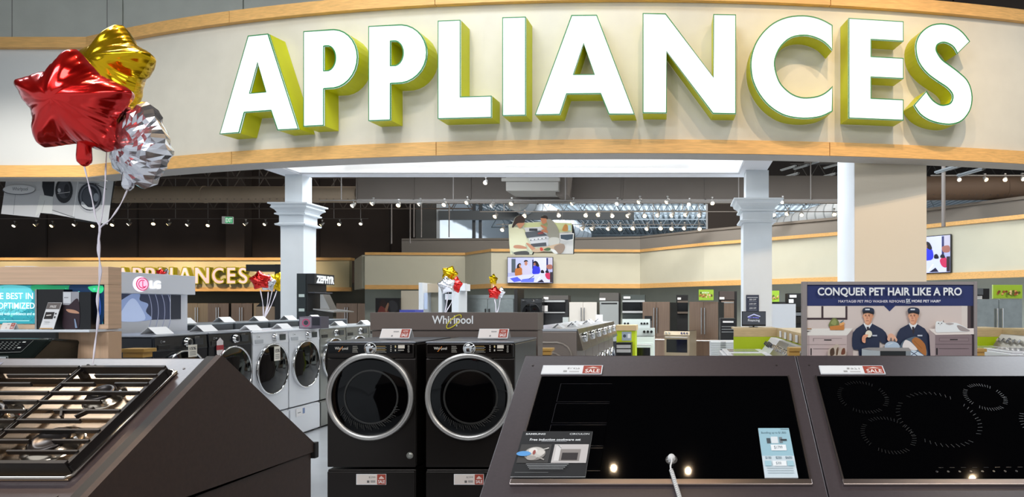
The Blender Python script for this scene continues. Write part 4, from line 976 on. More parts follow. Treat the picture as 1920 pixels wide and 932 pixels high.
step_block(1832, 654, 1851, 668, 5.4, 'yellow wooden stand just right of the pet hair poster')

# right-of-centre row facing right, embossed side
GRB = mat('#8A7E76', .4, metal=.3)
def topconsole(label, body, group, side=False, face=None, w=.69, d=.78, h=1.10, ch=.22, white=False):
    """washer with a tilted control console at the front edge, facing -Y"""
    t = thing('washing_machine', label, 'washer', (0, 0, 0), 0, group); hw = w / 2 - .004
    for fx in (-hw + .06, hw - .06):
        for fy in (.07, d - .07): p = MB(); p.cyl((fx, fy, 0), (fx, fy, .022), .022, BLACK, n=12); p.build('foot', t)
    p = MB(); p.box(-hw, 0.04, .02, hw, d, h + ch - .03, body); p.build('cabinet', t, bevel=.012)
    p = MB(); p.box(-hw - .001, .04, h + ch - .029, hw + .001, d, h + ch, mat('#C9CCD2', .25, metal=.3)); p.build('top', t, bevel=.005)
    p = MB(); p.hexa([(-hw, -.04, h - .02), (hw, -.04, h - .02), (hw, .039, h - .02), (-hw, .039, h - .02), (-hw, .03, h + ch), (hw, .03, h + ch), (hw, .039, h + ch), (-hw, .039, h + ch)], mat('#8B857C', .2, metal=.8)); cp = p.build('control_panel', t, bevel=.006)
    p = MB(); p.lathe([(.06, 0), (.06, .03), (.05, .04), (0, .04)], CHROME, n=24, axis=disc_axis(0, h + ch * .55, .0)); p.build('knob', cp)
    p = MB(); p.lathe([(.24, 0), (.24, .03), (.22, .045), (.20, .03)], CHROME, n=48, axis=disc_axis(0, h * .62, .038)); dd = p.build('door', t)
    p = MB(); p.lathe([(.20, .03), (.1, .05), (0, .052)], mat('#1A2A4A', .08), n=48, axis=disc_axis(0, h * .62, .038)); p.build('door_glass', dd)
    if side:
        p = MB()
        for k, (yy, zz) in enumerate(((.10, 1.20), (.20, 1.08), (.33, .93), (.44, .82))):
            r_ = .18 - .03 * k
            pts = [(-hw - .002, d, zz), (-hw - .002, yy + r_, zz)] + [(-hw - .002, yy + r_ - r_ * math.sin(q), zz - r_ + r_ * math.cos(q)) for q in (R(22), R(45), R(68), R(90))] + [(-hw - .002, yy, .3)]
            p.tube(pts, .014, mat('#94897F', .35, metal=.3), n=8)
        p.build('embossed_ribs', t)
    return t
MR = topconsole('nearest grey machine with ribbed side, right of the brown panel', GRB, 'row of grey machines right of the brown panel', side=True, h=1.12, ch=.245)
MR.location = (-1.23, 8.0 + .35, 0); MR.rotation_euler = (0, 0, R(90))
for k in range(1, 6): dup(MR, (-1.23, 8.35 + .70 * k, 0), R(90), '%s machine of the chrome fronted row right of the brown panel' % ['', 'second', 'third', 'fourth', 'fifth', 'sixth'][k])
for k in range(6): put_tent(-1.55 + .06 * (k % 2), 8.35 + .7 * k, 1.366, R(90), 'white folded card on the %s machine right of the brown panel' % nms[k], .7)
for c_ in list(PT.children): bpy.data.objects.remove(c_)
bpy.data.objects.remove(PT)

# ------------------------------------------------------------------ hanging printed boards and televisions
def wires(t, lst, ztop):
    for (x, y, z) in lst:
        m = MB(); m.cyl((x, y, z), (x, y, ztop), .006, mat('#777470', .5), n=6); m.build('hanging_wire', t)
D = 14.0; o0 = W(110, 419, D)
t = thing('hanging_board', 'white cut-out hanging board picturing two front load washers, upper left', 'hanging board', tuple(o0), 0, 'hanging printed boards')
out = [(12, 318), (4, 401), (74, 409), (76, 401), (143, 407), (141, 414), (202, 422), (217, 335), (216, 325)]
b = MB().ngon_prism([out], lambda x, y, k: W(x, y, D + .03 + .04 * k) - o0, BLACK); b.build('backing', t)
b = MB().ngon_prism([[(14, 318), (2, 401), (73, 408), (76, 399), (97, 401), (202, 421), (216, 318)]], lambda x, y, k: W(x, y, D + .0 + .025 * k) - o0, mat('#D9DADC', .5)); b.build('panel', t)
a = Art(lambda x, y, l: W(x, y, D - l) - o0, eps=.001)
a.poly([(14, 318), (2, 401), (73, 408), (76, 399), (84, 330)], '#D5D6D8'); a.line(29, 362, 25, 402, .8, '#9A9CA0'); a.line(10, 363, 76, 356, .5, '#B0B2B6')
a.poly([(80, 318), (79, 350), (83, 366), (99, 369), (102, 361), (104, 318)], '#1E232B'); a.poly([(75, 366), (100, 369), (97, 401), (74, 399), (66, 406)], '#E2E4E2'); a.line(84, 376, 78, 398, 1, '#C4C6C4')
a.poly([(104, 318), (101, 362), (98, 394), (136, 407), (146, 345), (148, 318)], '#C4C5C8'); a.poly([(148, 318), (138, 408), (202, 421), (216, 318)], '#CBCDD0'); a.line(146, 340, 137, 407, 1.4, '#E8EAEC')
a.ell(121, 358, 17.5, 26, '#B6B8BC'); a.ell(120, 357, 16.5, 24, '#23252C'); a.ell(120, 355, 12, 17, '#4A4D55'); a.ell(125, 357, 5, 12, '#2A2C34'); a.ell(111, 357, 3, 4, '#C8CACC'); a.line(108, 363, 131, 360, 1, '#D8D8D8')
a.ell(169, 370, 25, 30, '#B9BBC0'); a.ell(168.5, 369, 22.5, 26, '#2C303A'); a.ring(168.5, 369, 19, 23, 3, '#70747E'); a.ell(166, 368, 12, 16, '#4D525C'); a.blob([(155, 378), (165, 388), (178, 389), (172, 393), (160, 391), (152, 384)], '#D0D4D8'); a.ell(180, 370, 5, 8, '#9EA4AE')
a.line(148, 343, 186, 344, .8, '#3A3A40'); a.line(178, 345, 200, 355, 1.2, '#3A3A40'); a.line(98, 395, 158, 420, 1, '#2A2A2A') if False else a.line(98, 394, 140, 408, .8, '#33363A')
a.ell(35, 356, 31, 9.3, '#53575F'); a.ell(35.5, 355.3, 30, 8.7, '#E8E9EB'); a.text('Whirlpool', 23, 351, 52, 359.5, '#5A5E66'); a.build('print', t)
wires(t, [(-1.0, .02, .9), (1.0, .02, .9)], CEILZ - o0.z)
D = 20.0; o0 = W(1017, 476, D)
t = thing('hanging_board', 'cut-out hanging board of a couple cooking at a range, centre', 'hanging board', tuple(o0), 0, 'hanging printed boards')
Z = lambda x, y: (940 + x / 6.425, 395 + y / 6.425)
def ZP(l): return [Z(*p) for p in l]
sil = ZP([(85, 170), (130, 160), (140, 140), (165, 85), (200, 60), (260, 62), (282, 110), (280, 145), (470, 135), (490, 118), (470, 85), (500, 58), (550, 68), (560, 100), (600, 110), (650, 140), (850, 150), (852, 270), (875, 275), (870, 350), (866, 520), (645, 520), (640, 495), (420, 492), (385, 490), (370, 528), (110, 528), (95, 400)])
MB().ngon_prism([sil], lambda x, y, k: W(x, y, D + .028 * k) - o0, mat('#D8DCC4', .5)).build('panel', t)
MB().ngon_prism([[(x + 2.2, y + .8) for x, y in ZP([(150, 180), (850, 165), (875, 280), (862, 520), (645, 520), (640, 495), (385, 490), (370, 528), (150, 528)])]], lambda x, y, k: W(x, y, D + .04 + .05 * k) - o0, BLACK).build('backing', t)
a = Art(lambda x, y, l: W(*Z(x, y), D - l) - o0, eps=.001)
a.poly([(270, 150), (480, 140), (650, 145), (850, 155), (850, 270), (270, 270)], '#C9CF9A'); a.poly([(690, 265), (850, 250), (866, 360), (866, 520), (645, 520), (640, 495), (690, 380)], '#D9D8D4')
a.poly([(270, 205), (480, 195), (570, 290), (575, 430), (370, 440), (330, 330)], '#D5D7DA'); a.poly([(280, 260), (470, 240), (560, 300), (310, 330)], '#5A5F66'); a.rect(335, 215, 435, 245, '#3E4248'); a.poly([(355, 400), (540, 382), (545, 425), (360, 440)], '#4A4E54'); a.line(340, 350, 575, 325, 16, '#EDEFF1')
for k in range(5): a.ell(355 + 45 * k, 354 - 6 * k, 7, 7, '#4A4E54')
a.blob([(440, 270), (490, 250), (510, 275), (450, 285)], '#9C4A48')
a.blob([(95, 240), (150, 200), (230, 205), (275, 240), (300, 320), (330, 400), (370, 470), (345, 480), (290, 400), (300, 490), (160, 500), (120, 480), (130, 520), (105, 500)], '#E6E6C4'); a.blob([(160, 500), (300, 485), (330, 528), (170, 528)], '#4A4A4A'); a.blob([(155, 420), (220, 415), (300, 440), (290, 460), (160, 450)], '#C98F70'); a.blob([(300, 400), (330, 395), (420, 465), (415, 500), (385, 490)], '#C98F70')
a.blob([(168, 130), (215, 210), (255, 190), (278, 150), (260, 110), (190, 100)], '#C98F70'); a.blob([(130, 190), (150, 130), (170, 85), (220, 58), (275, 80), (278, 140), (200, 150), (165, 180), (140, 205)], '#3A2E2A')
a.blob([(480, 90), (550, 85), (555, 130), (510, 160), (485, 140)], '#C0805E'); a.blob([(470, 85), (510, 58), (555, 70), (558, 115), (540, 95), (500, 90)], '#2E2623')
a.blob([(545, 110), (600, 108), (650, 160), (690, 240), (698, 330), (640, 320), (580, 325), (545, 270), (530, 220), (560, 180)], '#98968A'); a.blob([(580, 330), (690, 330), (690, 400), (580, 420)], '#C9C8C0'); a.blob([(475, 170), (545, 200), (540, 225), (490, 200)], '#C0805E'); a.blob([(480, 235), (540, 225), (560, 265), (500, 255)], '#C0805E')
a.blob([(380, 470), (560, 430), (720, 395), (680, 450), (520, 490), (400, 500)], '#D0B496'); a.blob([(465, 450), (490, 445), (505, 475), (475, 485)], '#D0422E'); a.blob([(510, 470), (560, 445), (600, 460), (560, 485)], '#4E6A42'); a.blob([(640, 430), (740, 400), (765, 450), (720, 515), (660, 500)], '#9A8676'); a.blob([(590, 465), (640, 470), (680, 515), (640, 518)], '#E8E8E4')
a.blob([(735, 240), (760, 170), (795, 175), (800, 240)], '#C48A4A'); a.rect(805, 175, 840, 240, '#B0D4D8')
a.poly([(705, 280), (875, 272), (868, 350), (790, 365), (708, 345)], '#F0F0EE'); a.poly([(712, 290), (865, 283), (860, 342), (790, 356), (715, 338)], '#3A4A58'); a.build('print', t)
a = Art(lambda x, y, l: W(*Z(x, y), D - .03 - l) - o0, eps=.001); a.text('MAYTAG', 722, 300, 852, 328, '#F4F4F4', .02); a.build('lettering', t)
wires(t, [(-.7, .01, 1.0), (.6, .01, 1.0)], CEILZ - o0.z)

def tv(label, loc, rz, w, h, group):
    t = thing('television', label, 'television', loc, rz, group)
    MB().box(-w / 2, 0, 0, w / 2, .06, h, BLACK).build('bezel', t, bevel=.004)
    b = MB(); b.box(-w / 4, .06, h * .2, w / 4, .16, h * .8, BLACK); b.build('wall_mount', t)
    a = Art(lambda x, y, l: Vector((-w / 2 + .02 + (x - 72) / 548 * (w - .04), -.0005 - l, .02 + (872 - y) / 314 * (h - .04))), eps=.0006, emit=.6, rough=.2)
    a.rect(72, 558, 620, 872, '#9AA0C8'); a.rect(72, 558, 120, 750, '#B0B4CC'); a.rect(118, 575, 168, 745, '#47525E'); a.rect(168, 558, 380, 780, '#A6ACD4'); a.rect(372, 585, 388, 700, '#1C2450'); a.rect(390, 558, 545, 770, '#BABEE0'); a.rect(545, 565, 565, 720, '#1A2058'); a.rect(566, 558, 620, 660, '#A8A6B8')
    a.blob([(548, 655), (610, 648), (615, 700), (560, 700)], '#8E5A50'); a.blob([(162, 720), (185, 685), (230, 680), (250, 710), (255, 765), (170, 790)], '#A4622E'); a.blob([(185, 690), (190, 650), (215, 628), (235, 640), (228, 675), (205, 690)], '#1A1414'); a.ell(222, 660, 12, 17, '#B5806A')
    a.blob([(250, 690), (275, 660), (320, 655), (350, 700), (340, 780), (260, 785)], '#B0AEC8'); a.ell(296, 630, 18, 28, '#A87462'); a.blob([(270, 615), (280, 592), (310, 592), (320, 612), (300, 606)], '#1A1414')
    a.blob([(380, 690), (400, 660), (450, 665), (468, 700), (465, 750), (420, 770), (375, 755)], '#2A30C0'); a.blob([(385, 620), (405, 600), (435, 612), (458, 660), (440, 672), (405, 650)], '#15101A'); a.ell(402, 642, 13, 20, '#8A5648')
    a.poly([(72, 800), (260, 775), (500, 760), (600, 800), (600, 872), (72, 872)], '#B9BEE8'); a.poly([(100, 820), (190, 800), (250, 850), (150, 866)], '#4A56D0'); a.poly([(250, 830), (400, 810), (390, 866), (230, 866)], '#5A6AD8'); a.line(330, 830, 395, 785, 7, '#14142A'); a.line(430, 850, 470, 800, 9, '#E4E6FA'); a.poly([(430, 868), (490, 830), (520, 868)], '#1A1830')
    a.blob([(480, 750), (480, 720), (505, 715), (520, 750)], '#14101A'); a.blob([(530, 770), (560, 740), (590, 760), (590, 830), (550, 820)], '#B02A50'); a.blob([(535, 745), (540, 722), (565, 720), (575, 750)], '#14101A'); a.rect(590, 740, 620, 868, '#2A1E24'); a.build('screen', t)
    return t
o_ = W(994, 531, 25.08); tv('wall television showing three people at a table, below the hanging cooking board', (o_.x, 25.08, o_.z), 0, 86 * 25.08 / F, 49 * 25.08 / F, 'wall televisions')
tv('wall television partly hidden behind the cream pillar on the right', (6.94 - .55 - .06, 17.2 + .66 - .1, W(0, 512, 17.3).z), R(-50), 1.72, .99, 'wall televisions')

# ------------------------------------------------------------------ poster with two men and a cat
D = 4.6; o0 = W(1667.5, 668, D); o0.z = 0
t = thing('poster_stand', 'framed blue and beige pet hair poster with two men, behind the right counter', 'poster', tuple(o0))
P = lambda x, y, l: W(x, y, D - l) - o0
FRM = mat('#A39895', .4, metal=.2)
x0 = P(1504, 0, 0).x; x1 = P(1831, 0, 0).x; zt = P(0, 528, 0).z; zb = P(0, 700, 0).z
MB().box(x0 + .02, .0, zb, x1 - .02, .03, zt - .01, mat('#CDBFB8', .6)).build('board', t)
for xa, xb in ((x0, x0 + .032), (x1 - .024, x1)): MB().box(xa, -.015, 0, xb, .045, zt, FRM).build('frame_post', t, bevel=.003)
MB().box(x0 + .0325, -.014, zt - .022, x1 - .0245, .044, zt - .001, FRM).build('top_rail', t); MB().box(x0 + .0325, -.014, zb - .03, x1 - .0245, .044, zb - .001, FRM).build('bottom_rail', t)
for xa in (x0 + .016, x1 - .012): MB().box(xa - .03, -.2, 0, xa + .03, .25, .02, FRM).build('foot', t)
class Poster(Art):
    def mt(s, c):
        l = lin(c); q = [min(1, v * 1.4) for v in l[:3]]  # print colours brightened to stand in for missing front light
        return mat('#' + ''.join('%02X' % round(255 * (v * 12.92 if v <= .0031308 else 1.055 * v ** (1 / 2.4) - .055)) for v in q), .45)
a = Poster(P, eps=.0004, rough=.45)
a.rect(1511.5, 532, 1826, 700, '#CBBCB4'); a.rect(1803, 570, 1815, 618, '#D0C4BC'); a.rect(1814, 570, 1820, 620, '#4A3C3E'); a.rect(1820, 570, 1826, 640, '#1E1418')
a.rect(1511.5, 532, 1826, 573.5, '#1E2A5C'); a.poly([(1657, 573), (1679, 573), (1668, 584)], '#1E2A5C')
Q = lambda l: [(1500 + x / 9.322, 570 + y / 9.322) for x, y in l]
Q2 = lambda l: [(1660 + x / 9.322, 570 + y / 9.322) for x, y in l]
DB = '#3C2A2E'
a.poly(Q([(107, 38), (372, 38), (372, 240), (107, 240)]), '#DCCFC4'); a.poly(Q([(410, 38), (793, 38), (793, 240), (410, 240)]), '#DCCFC4'); a.poly(Q([(374, 38), (408, 38), (408, 245), (374, 245)]), DB); a.poly(Q([(795, 38), (828, 38), (828, 272), (795, 272)]), DB); a.poly(Q([(105, 243), (828, 243), (828, 272), (105, 272)]), DB)
a.poly(Q([(105, 430), (930, 425), (820, 550), (105, 550)]), '#E2D6CE'); a.poly(Q([(105, 551), (818, 551), (818, 910), (105, 910)]), '#BBA8A4'); a.poly(Q([(818, 550), (925, 455), (925, 910), (818, 910)]), '#9C8B88')
a.poly(Q([(150, 551), (158, 551), (158, 910), (150, 910)]), '#8A7878'); a.poly(Q([(105, 706), (805, 706), (805, 714), (105, 714)]), '#94827E'); a.poly(Q([(235, 598), (735, 598), (735, 604), (235, 604)]), '#8A7878'); a.poly(Q([(232, 600), (240, 600), (240, 655), (232, 655)]), '#6A5A5A'); a.poly(Q([(420, 620), (550, 620), (550, 638), (420, 638)]), '#1E1618'); a.poly(Q([(185, 775), (203, 775), (203, 895), (185, 895)]), '#1E1618'); a.poly(Q([(232, 778), (520, 778), (520, 785), (232, 785)]), '#8A7878')
a.blob(Q([(520, 400), (500, 370), (530, 300), (580, 245), (640, 260), (680, 320), (670, 370), (600, 400)]), '#6E7440'); a.blob(Q([(540, 340), (590, 270), (640, 300), (620, 370)]), '#8E9458'); a.poly(Q([(520, 390), (700, 370), (770, 345), (775, 440), (760, 455), (525, 455)]), '#C07A3A'); a.blob(Q([(690, 350), (740, 318), (785, 340), (740, 370), (700, 380)]), '#DDA060'); a.poly(Q([(700, 320), (760, 278), (765, 290), (715, 335)]), '#2A6A78')
a.poly(Q([(107, 425), (200, 425), (205, 440), (107, 445)]), '#A07A50'); a.poly(Q([(107, 470), (200, 470), (107, 492)]), '#3A2A28')
def man(M, dx, arm):
    NV = '#1E2740'; NV2 = '#2A3450'; SK = '#D8A080'
    a.poly(M([(p[0] + dx, p[1]) for p in [(1030, 910), (1020, 800), (940, 800), (912, 740), (910, 600), (925, 500), (985, 430), (1110, 345), (1265, 345), (1370, 400), (1440, 440), (1500, 500), (1540, 600), (1570, 700), (1440, 690), (1390, 640), (1385, 910)]]), NV) if arm else a.poly(M([(180, 620), (215, 500), (260, 430), (400, 355), (575, 360), (690, 430), (750, 520), (800, 620), (825, 700), (830, 910), (200, 910)]), NV)
    c = dx
    a.poly(M([(1110 + c, 345), (1180 + c, 475), (1262 + c, 345), (1240 + c, 330), (1130 + c, 330)]), '#E8E4E2'); a.poly(M([(1165 + c, 400), (1205 + c, 400), (1212 + c, 480), (1185 + c, 540), (1172 + c, 480)]), '#2A2028'); a.poly(M([(1130 + c, 300), (1245 + c, 300), (1235 + c, 350), (1190 + c, 372), (1140 + c, 350)]), '#C48C6C')
    a.blob(M([(1115 + c, 150), (1260 + c, 150), (1272 + c, 200), (1258 + c, 280), (1225 + c, 330), (1180 + c, 345), (1140 + c, 325), (1120 + c, 270), (1108 + c, 210)]), SK); a.ell(*M([(1275 + c, 215)])[0], 1.2, 2.6, '#C88C6A'); a.ell(*M([(1106 + c, 215)])[0], 1.0, 2.4, '#C88C6A'); a.blob(M([(1260 + c, 155), (1285 + c, 160), (1280 + c, 200), (1268 + c, 195)]), '#6A4A30'); a.blob(M([(1102 + c, 155), (1118 + c, 155), (1112 + c, 190)]), '#6A4A30')
    a.blob(M([(1200 + c, 160), (1262 + c, 160), (1266 + c, 230), (1240 + c, 310), (1205 + c, 335), (1225 + c, 260)]), '#C88A68')
    for ex in (1148, 1208): a.rect(*M([(ex + c - 16, 186)])[0], *M([(ex + c + 18, 191)])[0], '#6A4632'); a.ell(*M([(ex + c, 205)])[0], 1.2, .7, '#4A3028')
    a.poly(M([(1168 + c, 205), (1184 + c, 205), (1192 + c, 262), (1164 + c, 262)]), '#C4866A'); a.rect(*M([(1152 + c, 286)])[0], *M([(1206 + c, 293)])[0], '#A05A4A')
    a.blob(M([(1095 + c, 90), (1130 + c, 65), (1200 + c, 60), (1270 + c, 75), (1298 + c, 110), (1290 + c, 180), (1255 + c, 165), (1190 + c, 152), (1110 + c, 160), (1092 + c, 130)]), '#202A40'); a.blob(M([(1105 + c, 135), (1190 + c, 128), (1280 + c, 140), (1275 + c, 175), (1190 + c, 155), (1110 + c, 165)]), '#10141E'); a.rect(*M([(1140 + c, 84)])[0], *M([(1218 + c, 108)])[0], '#D0D4DC')
    a.rect(*M([(1262 + c, 540)])[0], *M([(1348 + c, 566)])[0], '#B0B4C0')
    a.line(*M([(1112 + c, 350)])[0], *M([(1060 + c, 460)])[0], .5, NV2); a.line(*M([(1262 + c, 350)])[0], *M([(1330 + c, 440)])[0], .5, NV2)
man(Q, 0, True)
man(Q2, -700, False)
a.blob(Q([(1140, 520), (1180, 465), (1240, 475), (1260, 530), (1230, 580), (1170, 575)]), '#E0D4C0'); a.blob(Q([(1085, 590), (1120, 540), (1190, 535), (1180, 570), (1150, 600), (1140, 680), (1090, 660)]), '#D89878')
for k in range(3): a.line(*Q([(1090, 590 + k * 26)])[0], *Q([(1150, 575 + k * 26)])[0], .35, '#A86A50')
a.blob(Q([(1525, 620), (1545, 540), (1590, 515), (1640, 540), (1700, 620), (1680, 660), (1650, 600), (1620, 650), (1600, 590), (1580, 590), (1560, 650)]), '#D8A488'); a.blob(Q([(1480, 740), (1510, 680), (1600, 655), (1700, 680), (1750, 760), (1640, 775), (1500, 770)]), '#A9B8C8'); a.line(*Q([(1530, 720)])[0], *Q([(1620, 680)])[0], .8, '#E8ECF0')
a.blob(Q2([(250, 760), (300, 660), (400, 600), (520, 570), (600, 600), (640, 650), (700, 740), (715, 910), (420, 910), (260, 800)]), '#52606E'); a.blob(Q2([(300, 760), (340, 640), (400, 640), (470, 690), (560, 800), (420, 800)]), '#E4D2CE'); a.blob(Q2([(460, 640), (520, 585), (580, 600), (650, 650), (705, 740), (710, 900), (600, 830), (510, 720)]), '#A4652E'); a.line(*Q2([(500, 640)])[0], *Q2([(640, 780)])[0], .7, '#7E4A1E')
a.blob(Q2([(430, 820), (520, 815), (610, 860), (660, 910), (430, 910)]), '#BFCAD6'); a.line(*Q2([(440, 830)])[0], *Q2([(560, 905)])[0], 1.3, '#22304A'); a.line(*Q2([(560, 830)])[0], *Q2([(450, 905)])[0], 1.1, '#22304A')
a.poly(Q([(1080, 780), (1200, 762), (1900, 765), (1935, 800), (1940, 830), (1360, 822), (1200, 800)]), '#8E8886'); a.poly(Q([(1080, 785), (1200, 805), (1400, 822), (1400, 1100), (1080, 1100)]), '#9EA4A8'); a.poly(Q([(1402, 822), (1850, 824), (1850, 1100), (1402, 1100)]), '#14181A'); a.poly(Q([(1850, 824), (1935, 826), (1935, 1100), (1850, 1100)]), '#7E8488')
a.blob(Q([(485, 900), (500, 800), (570, 750), (620, 710), (660, 705), (690, 740), (640, 800), (650, 860), (700, 780), (780, 770), (785, 910), (500, 915)]), '#B8A898'); a.blob(Q([(530, 800), (590, 770), (600, 880), (530, 900)]), '#4A3426'); a.blob(Q([(640, 790), (670, 760), (660, 880), (630, 890)]), '#5A4230'); a.blob(Q([(740, 790), (782, 775), (785, 870), (720, 880)]), '#6A3A28')
a.poly(Q2([(760, 435), (1545, 425), (1550, 530), (880, 540)]), '#DDD0C8'); a.poly(Q2([(870, 541), (1515, 541), (1515, 915), (870, 915)]), '#7E6C6E'); a.poly(Q2([(760, 440), (870, 541), (870, 915), (790, 915)]), '#A39290'); a.poly(Q2([(1515, 541), (1550, 541), (1550, 915), (1515, 915)]), '#2A1A1E'); a.poly(Q2([(870, 700), (1510, 700), (1510, 708), (870, 708)]), '#5E4E50'); a.poly(Q2([(940, 590), (1460, 590), (1460, 650), (940, 650)]), '#6E5C5E'); a.poly(Q2([(950, 600), (1450, 600), (1450, 644), (950, 644)]), '#827072'); a.poly(Q2([(1130, 615), (1265, 615), (1265, 632), (1130, 632)]), '#181012'); a.poly(Q2([(890, 770), (915, 770), (915, 890), (890, 890)]), '#181012'); a.poly(Q2([(935, 775), (1460, 775), (1460, 782), (935, 782)]), '#5E4E50')
a.blob(Q2([(885, 490), (880, 340), (910, 300), (960, 310), (1020, 290), (1030, 330), (1120, 325), (1240, 330), (1330, 370), (1420, 420), (1485, 470), (1400, 485), (1240, 490), (1000, 495)]), '#E6DFDA'); a.blob(Q2([(1250, 380), (1320, 380), (1420, 430), (1480, 470), (1380, 480), (1300, 460)]), '#9A8E8A'); a.blob(Q2([(1050, 340), (1130, 330), (1200, 345), (1120, 370)]), '#A99E9A'); a.poly(Q2([(1000, 320), (1015, 275), (1028, 315)]), '#8A7C78'); a.ell(*Q2([(932, 338)])[0], .9, 1.0, '#141414'); a.ell(*Q2([(985, 338)])[0], .9, 1.0, '#141414'); a.line(*Q2([(950, 370)])[0], *Q2([(965, 355)])[0], .4, '#5A4A4A')
a.build('print', t)
a = Poster(lambda x, y, l: P(x, y, l + .05 * .6), eps=.0004, rough=.45); a.text('CONQUER PET HAIR LIKE A PRO', 1533, 539, 1803.5, 557, '#F0E4DC', .028)
a.text('MAYTAG® PET PRO WASHER REMOVES', 1572, 562.5, 1697, 567.5, '#D8D0D4', .01); a.text('5X', 1699, 560.5, 1707, 567, '#F0E8E8', .03); a.rect(1698.5, 568, 1708, 568.6, '#F0E8E8'); a.text('MORE PET HAIR*', 1709.5, 562, 1764, 567.2, '#E0D8DA', .02); a.build('lettering', t)

# ------------------------------------------------------------------ wood framed display on the left
D = 4.2; o0 = W(0, 0, D); o0.z = 0; o0.x = W(60, 0, D).x
P = lambda x, y, l=0: W(x, y, D - l) - o0
t = thing('display_unit', 'pale wood framed display unit with shelf and screen at the far left', 'display', tuple(o0))
OAK = mat('#DDB899', .55, wood=True, sc=3, noise=.10, stretch=(.6, 1, 22)); OAKV = mat('#D8B291', .55, wood=True, sc=3, noise=.08, stretch=(22, 1, .6))
xl = P(-140, 0).x
def bx(xa, ya, xb, yb, y0, y1, m, nm, bev=.002): MB().box(P(xa, 0).x, y0, P(0, yb).z, P(xb, 0).x, y1, P(0, ya).z, m).build(nm, t, bevel=bev)
bx(-140, 500, 203, 533.5, 0, .10, OAK, 'header'); bx(195.3, 533.7, 203, 617, 0, .10, OAK, 'side_stile'); bx(-140, 608.5, 195, 617, .01, .10, OAK, 'rail')
MB().box(P(110, 0).x, .0, 0, P(203, 0).x, .10, P(0, 622.5).z, OAKV).build('lower_panel', t)
bx(-140, 617.5, 199, 621.8, -.12, .095, WHITE, 'shelf'); bx(-140, 534, 195, 608, .085, .10, BLACK, 'back_panel')
MB().box((W(-140, 0, 4.9) - o0).x, .68, 0, (W(109, 0, 4.9) - o0).x, .72, P(0, 622.5).z, BLACK).build('back_panel', t)
t2 = thing('display_screen', 'teal glowing screen with white promo words inside the wood framed display', 'screen', tuple(o0 + P(30, 608)), 0)
sc_ = t2.location.copy(); TE = Art(lambda x, y, l: W(x, y, D + .03 - l) - sc_, eps=.0006, emit=.75)
MB().box((P(-130, 0) - P(30, 0)).x, .03, .005, (P(195, 0) - P(30, 0)).x, .08, (P(0, 534) - P(0, 608)).z, BLACK).build('bezel', t2)
TE.rect(-128, 535, 193, 607, '#2A8C98'); TE.blob([(-20, 540), (30, 534.5), (60, 545), (50, 580), (10, 590), (-20, 570)], '#58B4BC'); TE.blob([(60, 535), (120, 535.5), (170, 535.5), (160, 548), (110, 556), (70, 550)], '#1E8A5A'); TE.blob([(130, 536), (192, 535.5), (192, 606), (170, 606), (150, 575)], '#0E2A4A'); TE.blob([(165, 556), (185, 552), (188, 590), (172, 594)], '#3A5AB0'); TE.blob([(165, 538), (192, 536), (192, 548), (178, 550)], '#2EC07A')
rn = random.Random(4)
for k in range(40):
    x, y = rn.uniform(0, 70), rn.uniform(580, 606); TE.line(x, y, x + rn.uniform(-6, 6), y + rn.uniform(-6, 2), .7, '#165A70')
for k in range(26):
    x, y, r_ = rn.uniform(0, 185), rn.uniform(537, 605), rn.uniform(.6, 2.6); TE.ell(x, y, r_, r_, rn.choice(['#7CD4D8', '#54C0B0', '#9AE0E4', '#3AA89A']), 12)
TE.text('E BEST IN', 0, 549, 62, 561, '#E8FCFC', .01); TE.text('OPTIMIZED', -4, 567.5, 65, 579, '#E8FCFC', .01); TE.text('old with confidence and e', -2, 585.5, 64, 591, '#D8F4F4', .01); TE.rect(-2, 601, 55, 601.8, '#C8F0F0'); TE.build('picture', t2)
def leaflet_box(xa, ya, xb, yb, y0, y1, label, art=None, m=BLACK, silver=False):
    a = W(xa, ya, D + y0); b_ = W(xb, yb, D + y0); q = thing('brochure_holder', label, 'holder', ((a.x + b_.x) / 2, D + y0, (o0 + P(0, 617.5)).z + .001)); hw = (b_.x - a.x) / 2; h = a.z - q.location.z
    MB().box(-hw, 0, 0, hw, y1 - y0, h, m).build('case', q, bevel=.002)
    if silver: MB().box(-hw - .012, -.004, 0, -hw - .0005, y1 - y0, h, STEEL).build('edge_strip', q)
    if art:
        A = Art(lambda x, y, l: W(x, y, D + y0 - l) - q.location, eps=.0006); art(A); A.build('print', q)
leaflet_box(70, 542.5, 119, 617, -.035, .028, 'tall black box with silver edge standing on the display shelf', None, mat('#141214', .3), True)
def pa(A):
    A.rect(118, 547, 148, 616, '#3A2C30'); A.rect(118, 547, 148, 572, '#A8A6AC'); A.blob([(120, 585), (132, 570), (147, 562), (147, 615), (119, 615)], '#35222A'); A.blob([(124, 580), (138, 581), (147, 585), (147, 588), (130, 586)], '#D09A7C'); A.rect(118.5, 548, 133, 569, '#E0E0E2'); A.rect(120, 557, 128, 559, '#A0A0A4'); A.poly([(139, 598), (141, 598), (145, 615), (141, 615)], '#8EA0BC')
leaflet_box(119.5, 547.5, 170, 617, -.035, .028, 'second black box with person picture on the display shelf', pa, mat('#101014', .3))
q = thing('brochure', 'leaning white and grey brochure on the display shelf before the black box', 'brochure', (o0 + P(87, 617.5, .09)) + Vector((0, 0, .001)))
n_ = q.location.copy(); MP = lambda x, y, l: Vector((x, y * math.sin(R(12)) * .0 + y * .18 - l, y))
bw = 26 * 4.11 / F / 2; bh = 50 * 4.11 / F
b = MB(); b.hexa([(-bw, 0, 0), (bw, 0, 0), (bw, .003, 0), (-bw, .003, 0), (-bw + .018, bh * .22, bh), (bw + .018, bh * .22, bh), (bw + .018, bh * .22 + .003, bh), (-bw + .018, bh * .22 + .003, bh)], PAPER); b.build('sheet', q)
